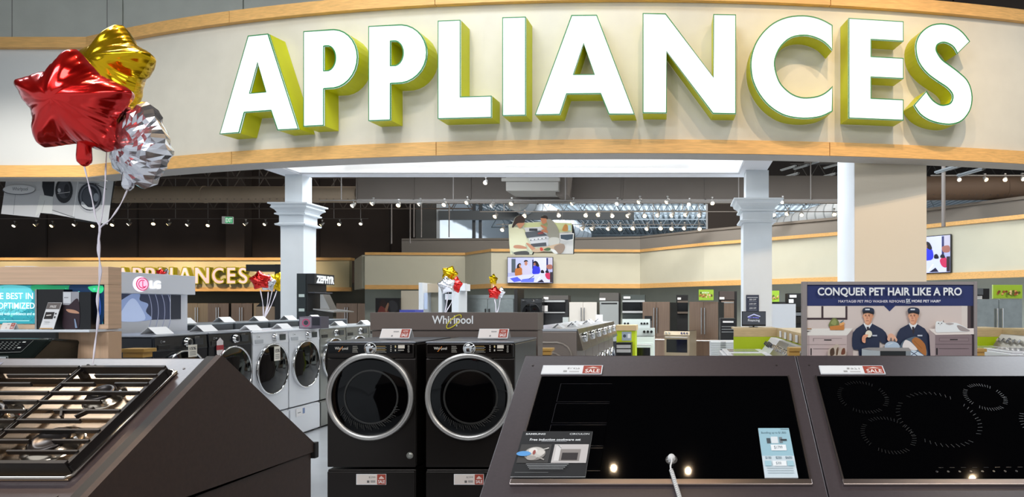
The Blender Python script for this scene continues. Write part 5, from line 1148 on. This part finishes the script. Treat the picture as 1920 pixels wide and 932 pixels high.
A = Art(lambda u, v, l: Vector((-bw + u * 2 * bw + .018 * (1 - v), bh * .22 * (1 - v) - l - .0005, (1 - v) * bh)), eps=.0005); A.rect(.02, .01, .98, .25, '#6E6460'); A.rect(.08, .36, .72, .62, '#2A2422'); A.line(.2, .49, .55, .47, .04, '#E8E0D8'); A.ell(.85, .42, .06, .03, '#3A3A3A'); A.ell(.85, .55, .05, .04, '#3A3A3A'); A.rect(.2, .72, .6, .74, '#BBBBBB'); A.rect(.2, .79, .6, .8, '#BBBBBB'); A.text('FREE', .3, .11, .75, .20, '#E8E0DA', .02); A.rect(.02, .955, .98, .99, '#C89A5A'); A.build('print', q)
T3 = tent('small folded sale card at the left end of the display shelf'); T3.location = (W(12, 617, 4.13).x, 4.15, (o0 + P(0, 617.5)).z + .001); T3.scale = (.35, .35, .55)
for c_ in T3.children: pass
DGR = mat('#1C231F', .2, metal=.5, coat=.4)
t = thing('washing_machine', 'dark green-black washer with angled control panel under the display shelf', 'washer', (W(20, 0, 3.95).x, 3.95, 0)); x1 = W(78, 0, 3.95).x - t.location.x
b = MB(); b.box(-.50, .10, .02, x1, .44, 1.36, DGR) if False else b.box(-.5, -.12, .02, x1 - .02, .58, 1.24, DGR); b.build('cabinet', t, bevel=.02, seg=4)
b = MB(); b.hexa([(-.5, -.16, 1.245), (x1 - .01, -.16, 1.245), (x1 - .02, .3, 1.245), (-.5, .3, 1.245), (-.5, .03, 1.445), (x1 + .03, .03, 1.445), (x1 - .01, .3, 1.42), (-.5, .3, 1.42)], DGR); cp = b.build('control_panel', t, bevel=.02, seg=4)
A = Art(lambda x, y, l: Vector(((x - 20) * 3.9 / F, -.16 + (.19) * ((EYE - (y - PY) * 3.85 / F) - 1.245) / .2 - .003 - l, (EYE - (y - PY) * 3.85 / F))), eps=.0006, rough=.25)
A.poly([(-40, 640), (58, 640), (54, 663), (-40, 666)], '#08090A'); A.line(-40, 663.5, 55, 661, .6, '#8A8A84'); A.line(59, 640, 55, 661, .6, '#8A8A84')
for i in range(5):
    for j in range(5): A.rect(2 + i * 9, 643 + j * 3, 6 + i * 9, 643.8 + j * 3, '#9A9A94')
A.rect(46, 642, 52, 644, '#C8C8C0'); A.rect(46, 652, 52, 654, '#C8C8C0'); A.build('markings', cp)
A = Art(lambda x, y, l: Vector(((x - 20) * 3.8 / F, -.122 - l, (EYE - (y - PY) * 3.78 / F))), eps=.0006); A.rect(27, 669, 56, 675, '#9A9C9C'); A.rect(28, 670, 55, 674.5, '#1C231F'); A.rect(31, 671, 52, 673.5, '#C8CACA'); A.build('badge', t)

# ------------------------------------------------------------------ brand tower with range hoods, gantry, portal
t = thing('hood_tower', 'black display tower with white lettering and a range hood, beside the left column', 'display tower', (-6.56, 11.9, 0))
TB = mat('#20282A', .5); h = 2.21
MB().box(-.155, -.3, 0, .0, .3, h, TB).build('front_panel', t); MB().box(.001, -.3, 0, .15, .32, 1.55, mat('#0E1012', .5)).build('lower_cabinet', t); MB().box(.001, -.29, 1.5501, .03, .32, h, mat('#0E1012', .5)).build('back_panel', t)
MB().box(.031, -.3, 2.03, .155, .36, h, mat('#121416', .5)).build('sign_box', t); MB().box(.031, -.28, 1.87, .15, .3, 1.89, mat('#3A3A40', .4)).build('shelf', t)
a = Art(lambda u, v, l: Vector((.156 + l, u, 2.21 - v)), eps=.002); a.text('ZEPHYR', -.25, .03, .33, .165, '#F0F0F0', .05, .01); a.build('lettering', t)
a = front_art(t, -.301); a.rect(-.12, 1.80, -.02, 1.85, '#B8C4C0'); a.rect(-.12, 1.55, -.02, 1.6, '#B8C4C0'); a.build('shelf_label', t)
b = MB(); b.hexa([(.155, -.35, 1.58), (.52, -.35, 1.53), (.52, .35, 1.53), (.155, .35, 1.58), (.155, -.35, 1.60), (.52, -.35, 1.55), (.52, .35, 1.55), (.155, .35, 1.60)], STEEL); b.hexa([(.155, -.12, 1.60), (.33, -.12, 1.58), (.33, .12, 1.58), (.155, .12, 1.60), (.155, -.12, 1.85), (.2, -.12, 1.85), (.2, .12, 1.85), (.155, .12, 1.85)], STEEL); b.build('range_hood', t)
t = thing('display_gantry', 'black open gantry behind the balloons left of the left column', 'display stand', (-8.3, 13.6, 0))
k = 13.4 / F
MB().box((461 - PX) * k + 8.3, -.2, EYE + 67 * k, (518 - PX) * k + 8.3, .2, EYE + 79 * k, mat('#151716', .5)).build('beam', t)
MB().box((518.1 - PX) * k + 8.3, -.25, 0, (528 - PX) * k + 8.3, .25, EYE + 79 * k, mat('#0C0D0E', .5)).build('post', t)
MB().box((509 - PX) * k + 8.3, -.05, EYE + 40 * k, (517.9 - PX) * k + 8.3, .2, EYE + 66.8 * k, mat('#C9CECC', .6)).build('white_panel', t)
b = MB(); b.hexa([((480 - PX) * k + 8.3, -.2, EYE - 0 * k), ((517.9 - PX) * k + 8.3, -.2, EYE), ((517.9 - PX) * k + 8.3, .2, EYE), ((480 - PX) * k + 8.3, .2, EYE), ((505 - PX) * k + 8.3, -.1, EYE + 28 * k), ((517.9 - PX) * k + 8.3, -.1, EYE + 28 * k), ((517.9 - PX) * k + 8.3, .1, EYE + 28 * k), ((505 - PX) * k + 8.3, .1, EYE + 28 * k)], mat('#1A1C1E', .3)); b.build('hood', t)
MB().box((481 - PX) * k + 8.3, -.22, 0, (517.8 - PX) * k + 8.3, .2, EYE + 8 * k - .1, mat('#8E7A66', .35, metal=.7)).build('cabinet', t)
D = 20.5; o0 = W(826, 0, D); o0.z = 0; t = thing('portal', 'white panelled doorway portal standing before the cream fascia', 'portal', tuple(o0)); P = lambda x, y: W(x, y, D) - o0
WPN = mat('#DDE3EA', .5)
def pb(x0, y0, x1, y1, ya, yb, m, nm): MB().box(P(x0, 0).x, ya, 0 if y1 is None else P(0, y1).z, P(x1, 0).x, yb, P(0, y0).z, m).build(nm, t)
pb(785, 530, 792, None, 0, .8, WPN, 'post'); pb(792.2, 531, 821.8, 548, .4, .8, mat('#B5A892', .7), 'lintel'); pb(792.2, 549, 821.8, None, .7, .8, mat('#A8A494', .7), 'recess_panel'); pb(822, 530, 860, 546, 0, .8, WPN, 'post'); pb(822, 546.2, 828, None, 0, .8, WPN, 'post'); pb(847, 546.2, 860, None, 0, .8, WPN, 'post'); pb(828.2, 546.2, 846.8, None, .5, .6, BLACK, 'dark_pane'); pb(832, 551, 847, 562, .1, .2, WPN, 'crosspiece'); pb(860.3, 532, 870, 545, .1, .6, WPN, 'side_panel'); pb(793, 549, 799, 580, .1, .12, mat('#B8C6E0', .4), 'notice')
def slab(label, name, cat, x0, y0, x1, y1, D, m, dpt=.1, floor=False, art=None, grp=None, emit=0):
    a = W(x0, y0, D); b_ = W(x1, y1, D); z0 = 0 if floor else b_.z
    t = thing(name, label, cat, ((a.x + b_.x) / 2, D, z0), 0, grp); hw = (b_.x - a.x) / 2
    MB().box(-hw, 0, 0, hw, dpt, a.z - z0, m).build('body', t)
    if art: A = Art(lambda x, y, l: W(x, y, D - l - .002) - t.location, eps=.0015, emit=emit); art(A); A.build('print', t)
    return t
slab('cream wall pier below the fascia, left of the white portal', 'pier', 'pier', 752, 545, 784, 600, 26.2, mat('#C4BDAC', .8), .6, True)
def pic(A):
    A.rect(705, 560, 749, 600, '#141214'); A.blob([(712, 572), (716, 562), (724, 566), (722, 578), (714, 586)], '#2A1814'); A.blob([(708, 585), (714, 574), (724, 580), (728, 586), (708, 590)], '#6A2E28'); A.blob([(722, 580), (727, 568), (729, 572), (725, 585)], '#8A6650'); A.blob([(730, 565), (742, 566), (746, 580), (734, 586)], '#2E2E32')
slab('dark framed picture of a drinking woman under the left fascia end', 'wall_picture', 'picture', 704, 559, 750, 600, 26.0, BLACK, .1, True, pic)
slab('tall blue cabinet edge showing just over the brown panel', 'blue_cabinet', 'cabinet', 749, 581, 778, 640, 12, mat('#3A4298', .5), .4, True)

# ------------------------------------------------------------------ appliances along the walls
def fridge(label, m, w=.91, h=1.78, d=.72, disp=True, group=None, side=None, two=True, freezer=True):
    t = thing('refrigerator', label, 'refrigerator', (0, 0, -4), 0, group); hw = w / 2
    MB().box(-hw, .05, .03, hw, d, h - .015, side or mat('#1E1F22', .5)).build('cabinet', t); MB().box(-hw + .03, .06, 0, hw - .03, d, .03, BLACK).build('plinth', t)
    fz = .68 if freezer else .06
    for sx in ((-1, 1) if two else (0,)):
        xa, xb = ((-hw, -.003) if sx < 0 else (.003, hw)) if two else (-hw, hw)
        dr = MB().box(xa, 0, fz, xb, .049, h, m).build('door', t, bevel=.008)
        hx = -.05 if sx < 0 else .05
        hd = MB(); hd.tube([(hx, -.05, fz + .12), (hx, -.05, h - .18)], .019, CHROME, n=8); hd.tube([(hx, 0, fz + .14), (hx, -.05, fz + .14)], .009, STEEL, n=6); hd.tube([(hx, 0, h - .2), (hx, -.05, h - .2)], .009, STEEL, n=6); hd.build('handle', dr)
        if disp and sx < 0:
            a = Art(lambda x, z, l: Vector((x, -.001 - l, z)), eps=.001); a.rect(-hw + .07, 1.18, -.13, 1.34, '#0C0C0E'); a.rect(-hw + .07, .95, -.13, 1.17, '#4A4644'); a.rect(-hw + .14, .98, -.19, 1.14, '#8E8A88'); a.build('dispenser', dr)
    if freezer:
        dr = MB().box(-hw, 0, .06, hw, .049, .67, m).build('freezer_drawer', t, bevel=.008)
        hd = MB(); hd.tube([(-hw + .06, -.05, .60), (hw - .06, -.05, .60)], .02, CHROME, n=8); hd.build('handle', dr)
    return t
def put(proto, px, D, rz, label, z=0, group=None): return dup(proto, ((px - PX) * D / F, D, z), R(rz), label, group)
def drop(p):
    for c_ in list(p.children):
        for g in list(c_.children): bpy.data.objects.remove(g)
        bpy.data.objects.remove(c_)
    bpy.data.objects.remove(p)
STB = mat('#97806F', .3, metal=.85, noise=.10, sc=2.5, stretch=(14, 1, .4)); STT = mat('#B39C80', .35, metal=.7, noise=.08, sc=2, stretch=(10, 1, .4)); STG = mat('#9EA6A6', .28, metal=.85, noise=.10, sc=2.5, stretch=(3, 1, 3))
FB = fridge('x', STB); FN = fridge('x', STB, disp=False); FT = fridge('x', STT, disp=False); FW = fridge('x', mat('#CFCBC4', .4), disp=False, side=mat('#CFCBC4', .4)); FS_ = fridge('x', STG, disp=False)
put(FB, 1230, 21, -18, 'bronze french door refrigerator with dispenser, right of the microwaves', group='bronze refrigerators')
put(FN, 1319, 20.2, -18, 'bronze french door refrigerator under the green card, left of the right column', group='bronze refrigerators')
put(FW, 1093, 22, 0, 'white two door refrigerator between two wall ovens at the back')
put(FS_, 1873, 13, 0, 'stainless refrigerator under the green card at the far right')
x_ = [(371, 'tan'), (409, 'bronze'), (448, 'bronze'), (489, 'tan'), (612, 'bronze'), (654, 'bronze'), (674, 'bronze')]
for i, (px, c_) in enumerate([(370, 0), (409, 1), (453, 1), (495, 0), (650, 1), (690, 1)]):
    put(FT if c_ == 0 else FN, px, 29, 0, ['tan refrigerator nearest the white display header, far back left', 'bronze refrigerator second from the white display header', 'bronze refrigerator third from the white display header', 'tan refrigerator just left of the black gantry post', 'bronze refrigerator right of the black hood tower', 'bronze refrigerator at the end of the far left wall'][i], group='refrigerators along the far left wall')
for p_ in (FB, FN, FT, FW, FS_): drop(p_)
# commercial double door unit
D = 22.0; t = thing('refrigerator', 'wide stainless double door refrigerator right of the white portal', 'refrigerator', ((914 - PX) * D / F, D, 0)); hw = 51 * D / F; h = EYE + 22 * D / F
MB().box(-hw, .05, 0, hw, .8, h, STG).build('cabinet', t); MB().box(-hw, -.0, h - .13, hw, .049, h, STG).build('top_grille', t)
for sx in (-1, 1):
    dr = MB().box(min(sx * .005, sx * (hw - .04)), 0, .1, max(sx * .005, sx * (hw - .04)), .049, h - .14, STG).build('door', t, bevel=.006); b = MB(); b.tube([(sx * .06, -.05, .9), (sx * .06, -.05, 1.56)], .02, mat('#4A4A4A', .3, metal=1), n=8); b.build('handle', dr)
MB().box(hw + .01, -.1, 0, hw + .12, .8, h + .2, mat('#1C1A1A', .5)).build('dark_surround', t)
def wall_unit(label, x0, y0, x1, D, rz, parts, grp, m=mat('#2A2A2C', .5)):
    a = W(x0, y0, D); b_ = W(x1, y0, D); t = thing('display_cabinet', label, 'cabinet', ((a.x + b_.x) / 2, D, 0), R(rz), grp); hw = (b_.x - a.x) / 2
    MB().box(-hw, .05, 0, hw, .55, a.z, m).build('carcass', t)
    for (nm, u0, v0, u1, v1, dp, mm) in parts:
        z1 = EYE - (v0 - PY) * D / F; z0 = EYE - (v1 - PY) * D / F; MB().box(-hw + 2 * hw * u0, -dp, z0, -hw + 2 * hw * u1, .049, z1, mm).build(nm, t)
    return t
GLK = mat('#0A0A0C', .1); SIV = mat('#C4C6C6', .35, metal=.5); GHD = mat('#55524F', .7)
wall_unit('dark cabinet holding a black built-in oven, left of the white refrigerator', 1018, 554, 1065, 22, 0, [('header_panel', 0, 554, 1, 562, .0, GHD), ('oven_trim', .04, 563, .88, 566.5, .05, SIV), ('oven_door', .04, 567, .88, 584.5, .04, GLK), ('oven_trim', .04, 585, .88, 587, .05, SIV), ('price_label', .03, 557, .22, 561.5, .01, PAPER), ('price_label', .06, 573, .2, 584, .045, PAPER)], 'wall display cabinets')
wall_unit('cabinet with a pale grey dishwasher door under a dark header', 1124, 549, 1161, 22, 0, [('header_panel', 0, 549, .97, 564, .0, GHD), ('dishwasher_door', .02, 565, .97, 640, .04, mat('#A9ADAC', .35, metal=.5)), ('handle_recess', .1, 568, .9, 570.5, .045, BLACK), ('price_label', .0, 559, .3, 563, .01, PAPER)], 'wall display cabinets')
wall_unit('cabinet with a silver and black microwave, left of the bronze refrigerators', 1167, 553, 1209, 22, 0, [('microwave_trim', 0, 563, 1, 566.5, .05, SIV), ('microwave_door', .02, 567, .8, 582.5, .05, GLK), ('control_strip', .82, 567, .98, 582.5, .05, GLK), ('microwave_trim', 0, 583, 1, 587, .05, SIV), ('price_label', .05, 556, .35, 560, .01, PAPER)], 'wall display cabinets', mat('#3E4644', .6))
wall_unit('black cabinet with a black microwave above the bronze range', 1268, 553, 1290, 22.9, 0, [('microwave_trim', .1, 564, 1, 567.5, .05, mat('#7A6E64', .35, metal=.6)), ('microwave_door', .1, 568, 1, 584, .05, GLK), ('microwave_trim', .1, 584.5, 1, 588, .05, mat('#7A6E64', .35, metal=.6)), ('price_label', .1, 558, .4, 562, .01, PAPER)], 'wall display cabinets', mat('#101012', .6))
wall_unit('brown-black cabinet with a bronze dishwasher door beside the right column', 1349, 546, 1382, 21.6, 0, [('header_panel', 0, 546, .85, 562, .0, mat('#4A403C', .6)), ('dishwasher_door', .1, 564, .82, 640, .04, STB), ('bar_handle', .12, 566, .8, 568.5, .09, STEEL), ('price_label', .0, 557, .28, 561.5, .01, PAPER)], 'wall display cabinets', mat('#141212', .6))
wall_unit('black cabinet stack right of the right column, above the lime counter', 1478, 550, 1506, 18, 0, [('price_label', .1, 553, .55, 558, .01, PAPER), ('price_label', .05, 561, .35, 568, .01, PAPER), ('oven_door', .2, 575, 1, 584, .04, GLK), ('oven_trim', .2, 586, 1, 592, .04, mat('#6A6C6E', .4)), ('oven_door', .2, 594, 1, 606, .04, GLK)], 'wall display cabinets', mat('#0E0E10', .5))
wall_unit('black and white appliance stack between the poster and the right stainless refrigerator', 1828, 541, 1857, 14.5, 0, [('box_front', .0, 541, .4, 553, .1, mat('#5A5E62', .5)), ('white_trim', 0, 555, .4, 561, .05, PAPER), ('glass_door', 0, 562, .4, 583, .04, GLK), ('white_trim', 0, 584, .4, 588, .05, PAPER), ('grey_door', 0, 589, .4, 620, .04, mat('#9AA4AA', .4))], 'wall display cabinets', mat('#0A0A0C', .5))
# stacked dark laundry machine
WK = washer('large black front load machine raised against the back wall, right of the double refrigerator', mat('#17191B', .3), mat('#17191B', .3), mat('#2A2C2E', .2), 'lg', h=1.0, ped=.9); WK.location = ((996 - PX) * 21.5 / F, 21.5, 0)
# ranges
def range_(label, px, D, rz, m, h=.92, con=.0, cm=None, z=0):
    t = thing('kitchen_range', label, 'range', ((px - PX) * D / F, D, z), R(rz), 'freestanding ranges'); hw = .38
    MB().box(-hw, .03, .08, hw, .65, h - .01, m).build('body', t); MB().box(-hw + .03, .06, 0, hw - .03, .6, .08, BLACK).build('plinth', t); MB().box(-hw, .03, h - .009, hw, .65, h, BLACKG).build('cooktop', t)
    b = MB(); b.hexa([(-hw, -.02, h - .12), (hw, -.02, h - .12), (hw, .029, h - .12), (-hw, .029, h - .12), (-hw, .02, h - .011), (hw, .02, h - .011), (hw, .029, h - .011), (-hw, .029, h - .011)], m) if not con else b.box(-hw, .55, h + .001, hw, .65, h + con, m); cp = b.build('control_panel', t)
    for kx in (-.31, -.22, .15, .23, .31):
        b = MB(); y_ = -.0 if not con else .55; z_ = h - .065 if not con else h + con * .5; b.cyl((kx, y_, z_), (kx, y_ - .035, z_), .028, CHROME if not con else BLACK, n=12); b.build('knob', cp)
    d_ = MB().box(-hw + .01, 0, .25, hw - .01, .029, h - .14, m).build('oven_door', t, bevel=.004); MB().box(-hw + .07, -.003, .34, hw - .07, -.0005, h - .24, GLK).build('door_window', d_)
    b = MB(); b.tube([(-hw + .05, -.05, h - .18), (hw - .05, -.05, h - .18)], .013, STEEL, n=8); b.build('handle', d_); MB().box(-hw + .01, 0, .09, hw - .01, .029, .24, m).build('drawer', t)
range_('bronze slide-in range between the two bronze refrigerators', 1269, 18.8, -18, mat('#A99880', .35, metal=.7), .95)
range_('white range with raised console under the silver microwave', 1190, 17.8, 0, mat('#DDE4DC', .4), 1.05, .24)
range_('second white range, partly behind the lime display stand', 1192, 14.2, 0, mat('#DDE4DC', .4), 1.0, .16)
# green cards
def food(A, x0, y0, x1, y1, t_):
    A.rect(x0, y0, x1, y1, '#9CC02E'); w = x1 - x0; h = y1 - y0
    rn = random.Random(int(x0))
    for k in range(26): A.ell(x0 + w * rn.uniform(.06, .94), y0 + h * rn.uniform(.45, .72), w * .045, h * .09, rn.choice(['#7A3E1E', '#C88A3A', '#D8A060', '#A0522A', '#5A6A20', '#E0C890']), 10)
    if t_: A.text('BOSCH', x0 + w * .22, y0 + h * .2, x0 + w * .68, y0 + h * .36, '#F0F4E0', .02); A.ell(x0 + w * .13, y0 + h * .3, w * .05, h * .1, '#3A4A20')
slab('green food advertising card on top of the second bronze refrigerator', 'promo_card', 'card', 1310, 543, 1338, 563, 19.9, mat('#8CB020', .5), .05, False, lambda A: food(A, 1310.5, 543.5, 1338, 562.5, True), 'green food cards')
slab('green food card seen just right of the right column', 'promo_card', 'card', 1439, 545, 1461, 566, 18, mat('#8CB020', .5), .05, False, lambda A: food(A, 1439.5, 545.5, 1461, 565.5, False), 'green food cards')
slab('wide green food card on the stainless refrigerator at the far right', 'promo_card', 'card', 1862, 534, 1917, 560, 13.1, mat('#A9C070', .5), .05, False, lambda A: food(A, 1862.5, 534.5, 1916.5, 559.5, False), 'green food cards')
slab('black cabinet under the green card right of the right column', 'black_cabinet', 'cabinet', 1436, 566.3, 1474, 640, 18.2, mat('#141214', .5), .5, True)
t = slab('plain white side of a refrigerator behind the lime counter corner', 'refrigerator', 'refrigerator', 1446, 570, 1492, 640, 14, mat('#D3D6DC', .45), .8, True); MB().box(-.28, -.01, .1, -.25, -.001, 1.6, STEEL).build('trim_strip', t)

# lime counters
def lime_counter(label, pts, z=1.365, zl=1.28, th=.06):
    """pts: plan polyline of the outer face"""
    t = thing('service_counter', label, 'counter', (pts[0][0], pts[0][1], 0), 0, 'lime counters with wooden tops'); o = Vector((pts[0][0], pts[0][1]))
    L = [Vector(p) - o for p in pts]; b1 = seg_wall(MB(), L, 0, zl, .08, LIME); b1.build('lime_front', t)
    b2 = seg_wall(MB(), [p for p in L], zl + .001, z, .05, mat('#CDB083', .5, wood=True, sc=4, noise=.1, stretch=(2, 2, 10))); b2.v = [(v[0], v[1], v[2]) for v in b2.v]; b2.build('wood_band', t)
    b3 = seg_wall(MB(), L, z + .0005, z + .02, .45, mat('#D9BE92', .5, wood=True, sc=4, noise=.1, stretch=(2, 2, 10))); b3.build('counter_top', t)
    return t
lime_counter('lime green service counter with wooden top before the right column', [(.60, 7.8), (1.10, 7.8), (1.10, 5.6)])
lime_counter('lime green service counter with wooden top at the far right edge', [(3.30, 7.8), (3.74, 7.8), (3.9, 5.6)])
for i, (y, nm) in enumerate(((7.45, 'first'), (7.1, 'second'), (6.75, 'third'), (6.4, 'fourth'))):
    t = thing('counter_card', '%s pale card on the inner side of the lime counter, counting from its corner' % nm, 'card', (1.095, y, 1.29), 0, 'cards on the lime counter'); MB().box(-.006, -.06, 0, 0, .06, .07, PAPER).build('sheet', t)
def toploader(label, x, y, rz, grp, z=1.15, ch=.15, cm=None, w=.68, d=.66):
    t = thing('washing_machine', label, 'washer', (x, y, 0), R(rz), grp); hw = w / 2 - .004; WT = mat('#E4E2E4', .3)
    MB().box(-hw, 0, .03, hw, d, z - .001, WT).build('cabinet', t, bevel=.012); MB().box(-hw + .05, .05, 0, hw - .05, d - .05, .03, BLACK).build('base', t)
    ld = MB().box(-hw + .04, .03, z, hw - .04, d * .72, z + .018, WT).build('lid', t, bevel=.008); MB().box(-hw + .12, .08, z + .0185, hw - .12, d * .6, z + .022, mat('#9C9EA4', .1)).build('lid_glass', ld)
    b = MB(); b.hexa([(-hw, d * .74, z), (hw, d * .74, z), (hw, d, z), (-hw, d, z), (-hw, d * .9, z + ch), (hw, d * .9, z + ch), (hw, d, z + ch), (-hw, d, z + ch)], cm or WT); cp = b.build('console', t, bevel=.006)
    for k in range(5):
        b = MB(); b.cyl((-.24 + .12 * k, d * .82, z + ch * .5), (-.24 + .12 * k, d * .82 - .03, z + ch * .5 + .02), .022 if k != 2 else .032, mat('#3A3A3E', .3) if cm is None else CHROME, n=14); b.build('knob', cp)
    return t
GC = mat('#8C8678', .3, metal=.5)
toploader('white top load washer in the corner of the lime counter, farthest one', .42, 7.35, -90, 'top load washers by the right column', z=1.13)
toploader('white top load washer with grey console, second from the lime counter corner', .42, 6.66, -90, 'top load washers by the right column', z=1.13, cm=GC)
toploader('white top load washer with grey console, third from the lime counter corner', .42, 5.97, -90, 'top load washers by the right column', z=1.13, cm=GC)
toploader('white top load washer nearest the corner at the far right edge', 3.05, 7.3, -90, 'top load washers at the right edge', z=1.17, cm=GC)
toploader('second white top load washer at the far right edge', 3.08, 6.6, -90, 'top load washers at the right edge', z=1.19, cm=GC)
toploader('third white top load washer at the far right edge, nearest the viewer', 3.12, 5.9, -90, 'top load washers at the right edge', z=1.19)
# financing monitor, column poster
t = thing('monitor', 'grey monitor with house logo standing on the lime counter', 'monitor', (W(1414, 0, 7.95).x, 7.98, 1.386)); k = 7.95 / F
MB().box(-22.5 * k, 0, 4 * k * .5, 22.5 * k, .03, (617 - 587) * k, BLACK).build('bezel', t, bevel=.002); b = MB(); b.box(-.05, .0, 0, .05, .12, .006, BLACK); b.box(-.01, .03, .006, .01, .05, .1, BLACK); b.build('stand', t)
a = Art(lambda x, y, l: Vector(((x - 1414) * k, -.0005 - l, (617 - y) * k)), eps=.0005, emit=.35); a.rect(1392.5, 588, 1436, 612, '#3E434C'); a.poly([(1402, 597), (1414, 591.5), (1426, 596), (1426, 597.6), (1414, 593.6), (1402, 598.6)], '#C8CCF8'); a.text('RC Willey', 1404, 597.5, 1424, 600.8, '#7A7CF0', .02); a.text('Financing', 1403, 601.5, 1425, 607.5, '#E0E4EC', .0); a.build('screen', t)
t = thing('notice_card', 'navy notice card listing money off amounts on the right column', 'notice', (W(1411, 0, 11.83).x, 11.83, W(0, 587, 11.83).z)); k = 11.83 / F
MB().box(-12 * k, 0, 0, 12 * k, .015, 34 * k, mat('#2C3348', .5)).build('card', t); a = Art(lambda x, y, l: Vector(((x - 1411) * k, -.001 - l, (587 - y) * k)), eps=.0008)
for i, s_ in enumerate(('$50 OFF', '$100 OFF', '$200 OFF')): a.text(s_, 1405, 560.5 + i * 8, 1418, 563.5 + i * 8, '#D0D4DC', .02); a.rect(1404, 565 + i * 8, 1419, 565.8 + i * 8, '#7A8090')
a.rect(1401, 557, 1421, 558.6, '#A8ACB8'); a.build('print', t)
# stacked white panels and black tower
t = thing('panel_rack', 'low white rack carrying a stack of white panels left of the lime counter', 'rack', (W(1359, 0, 9).x, 9, 0)); k = 9 / F
MB().box(-26 * k, 0, 0, 26 * k, .5, EYE - (672 - PY) * k, WHITE).build('body', t)
for i in range(9):
    y = 671.5 - i * 3.4; z0 = EYE - (y - PY) * k
    q = thing('white_panel', 'thin white panel in the stack left of the lime counter', 'panel', (W(1359, 0, 9).x, 9, z0 + .0005), 0, 'stack of white panels'); MB().box(-26 * k, 0, 0, 26 * k, .5, 3.4 * k - .002, WHB).build('board', q, bevel=.004)
    b = MB(); b.box(-8 * k, -.003, 2.0 * k, 2 * k, -.0005, 2.9 * k, BLACK); b.build('handle_slot', q)
put_ = slab('black equipment tower with chrome strips behind the white panel stack', 'equipment_tower', 'tower', 1351, 597, 1379, 660, 12.6, mat('#0E0F13', .4), .5, True)
for yy in (612, 617, 622): MB().box(-.12, -.006, EYE - (yy + .8 - PY) * 12.6 / F, .12, -.001, EYE - (yy - PY) * 12.6 / F, SIV).build('chrome_strip', put_)
MB().box(-.10, -.05, EYE - (605 - PY) * 12.6 / F, .10, -.001, EYE - (602 - PY) * 12.6 / F, PAPER).build('paper', put_)
t = thing('display_stand', 'lime sided wooden topped stand with chrome drawers beyond the grey machines', 'display stand', (W(1173, 0, 12.9).x, 12.9, 0)); k = 12.9 / F
P = lambda x, y: ((x - 1173) * k, EYE - (y - PY) * k)
MB().box(P(1155, 0)[0], -.02, P(0, 620)[1], P(1193, 0)[0], .5, P(0, 610)[1], mat('#CDB083', .5, wood=True, sc=4, noise=.1)).build('wood_top', t)
MB().box(P(1156, 0)[0], 0, 0, P(1191, 0)[0], .48, P(0, 620.2)[1], LIME).build('lime_body', t); MB().box(P(1158, 0)[0], -.3, 0, P(1186, 0)[0], -.005, P(0, 641)[1], BLACK).build('drawer_case', t)
for yy in (645, 653): MB().box(P(1159, 0)[0], -.31, P(0, yy + 6)[1], P(1185, 0)[0], -.3005, P(0, yy)[1], SIV).build('chrome_drawer', t)
a = Art(lambda x, y, l: Vector((P(x, y)[0], -.001 - l, P(x, y)[1])), eps=.001); a.rect(1166, 622, 1184, 639, '#9AA8B4'); a.ell(1171, 630, 3, 3, '#3A4450'); a.rect(1177, 626, 1182, 634, '#E0E4E8'); a.rect(1156, 612, 1163, 619, '#E8E0EC'); a.build('print', t)
slab('small white canister box on the shelf left of the white refrigerator', 'canister', 'canister', 1055, 595, 1065, 640, 21.8, mat('#B4BCBC', .4), .2, True)
slab('blank white upright card right of the white refrigerator', 'upright_card', 'card', 1117, 590, 1130, 640, 20, mat('#F4F6F8', .4), .05, True)
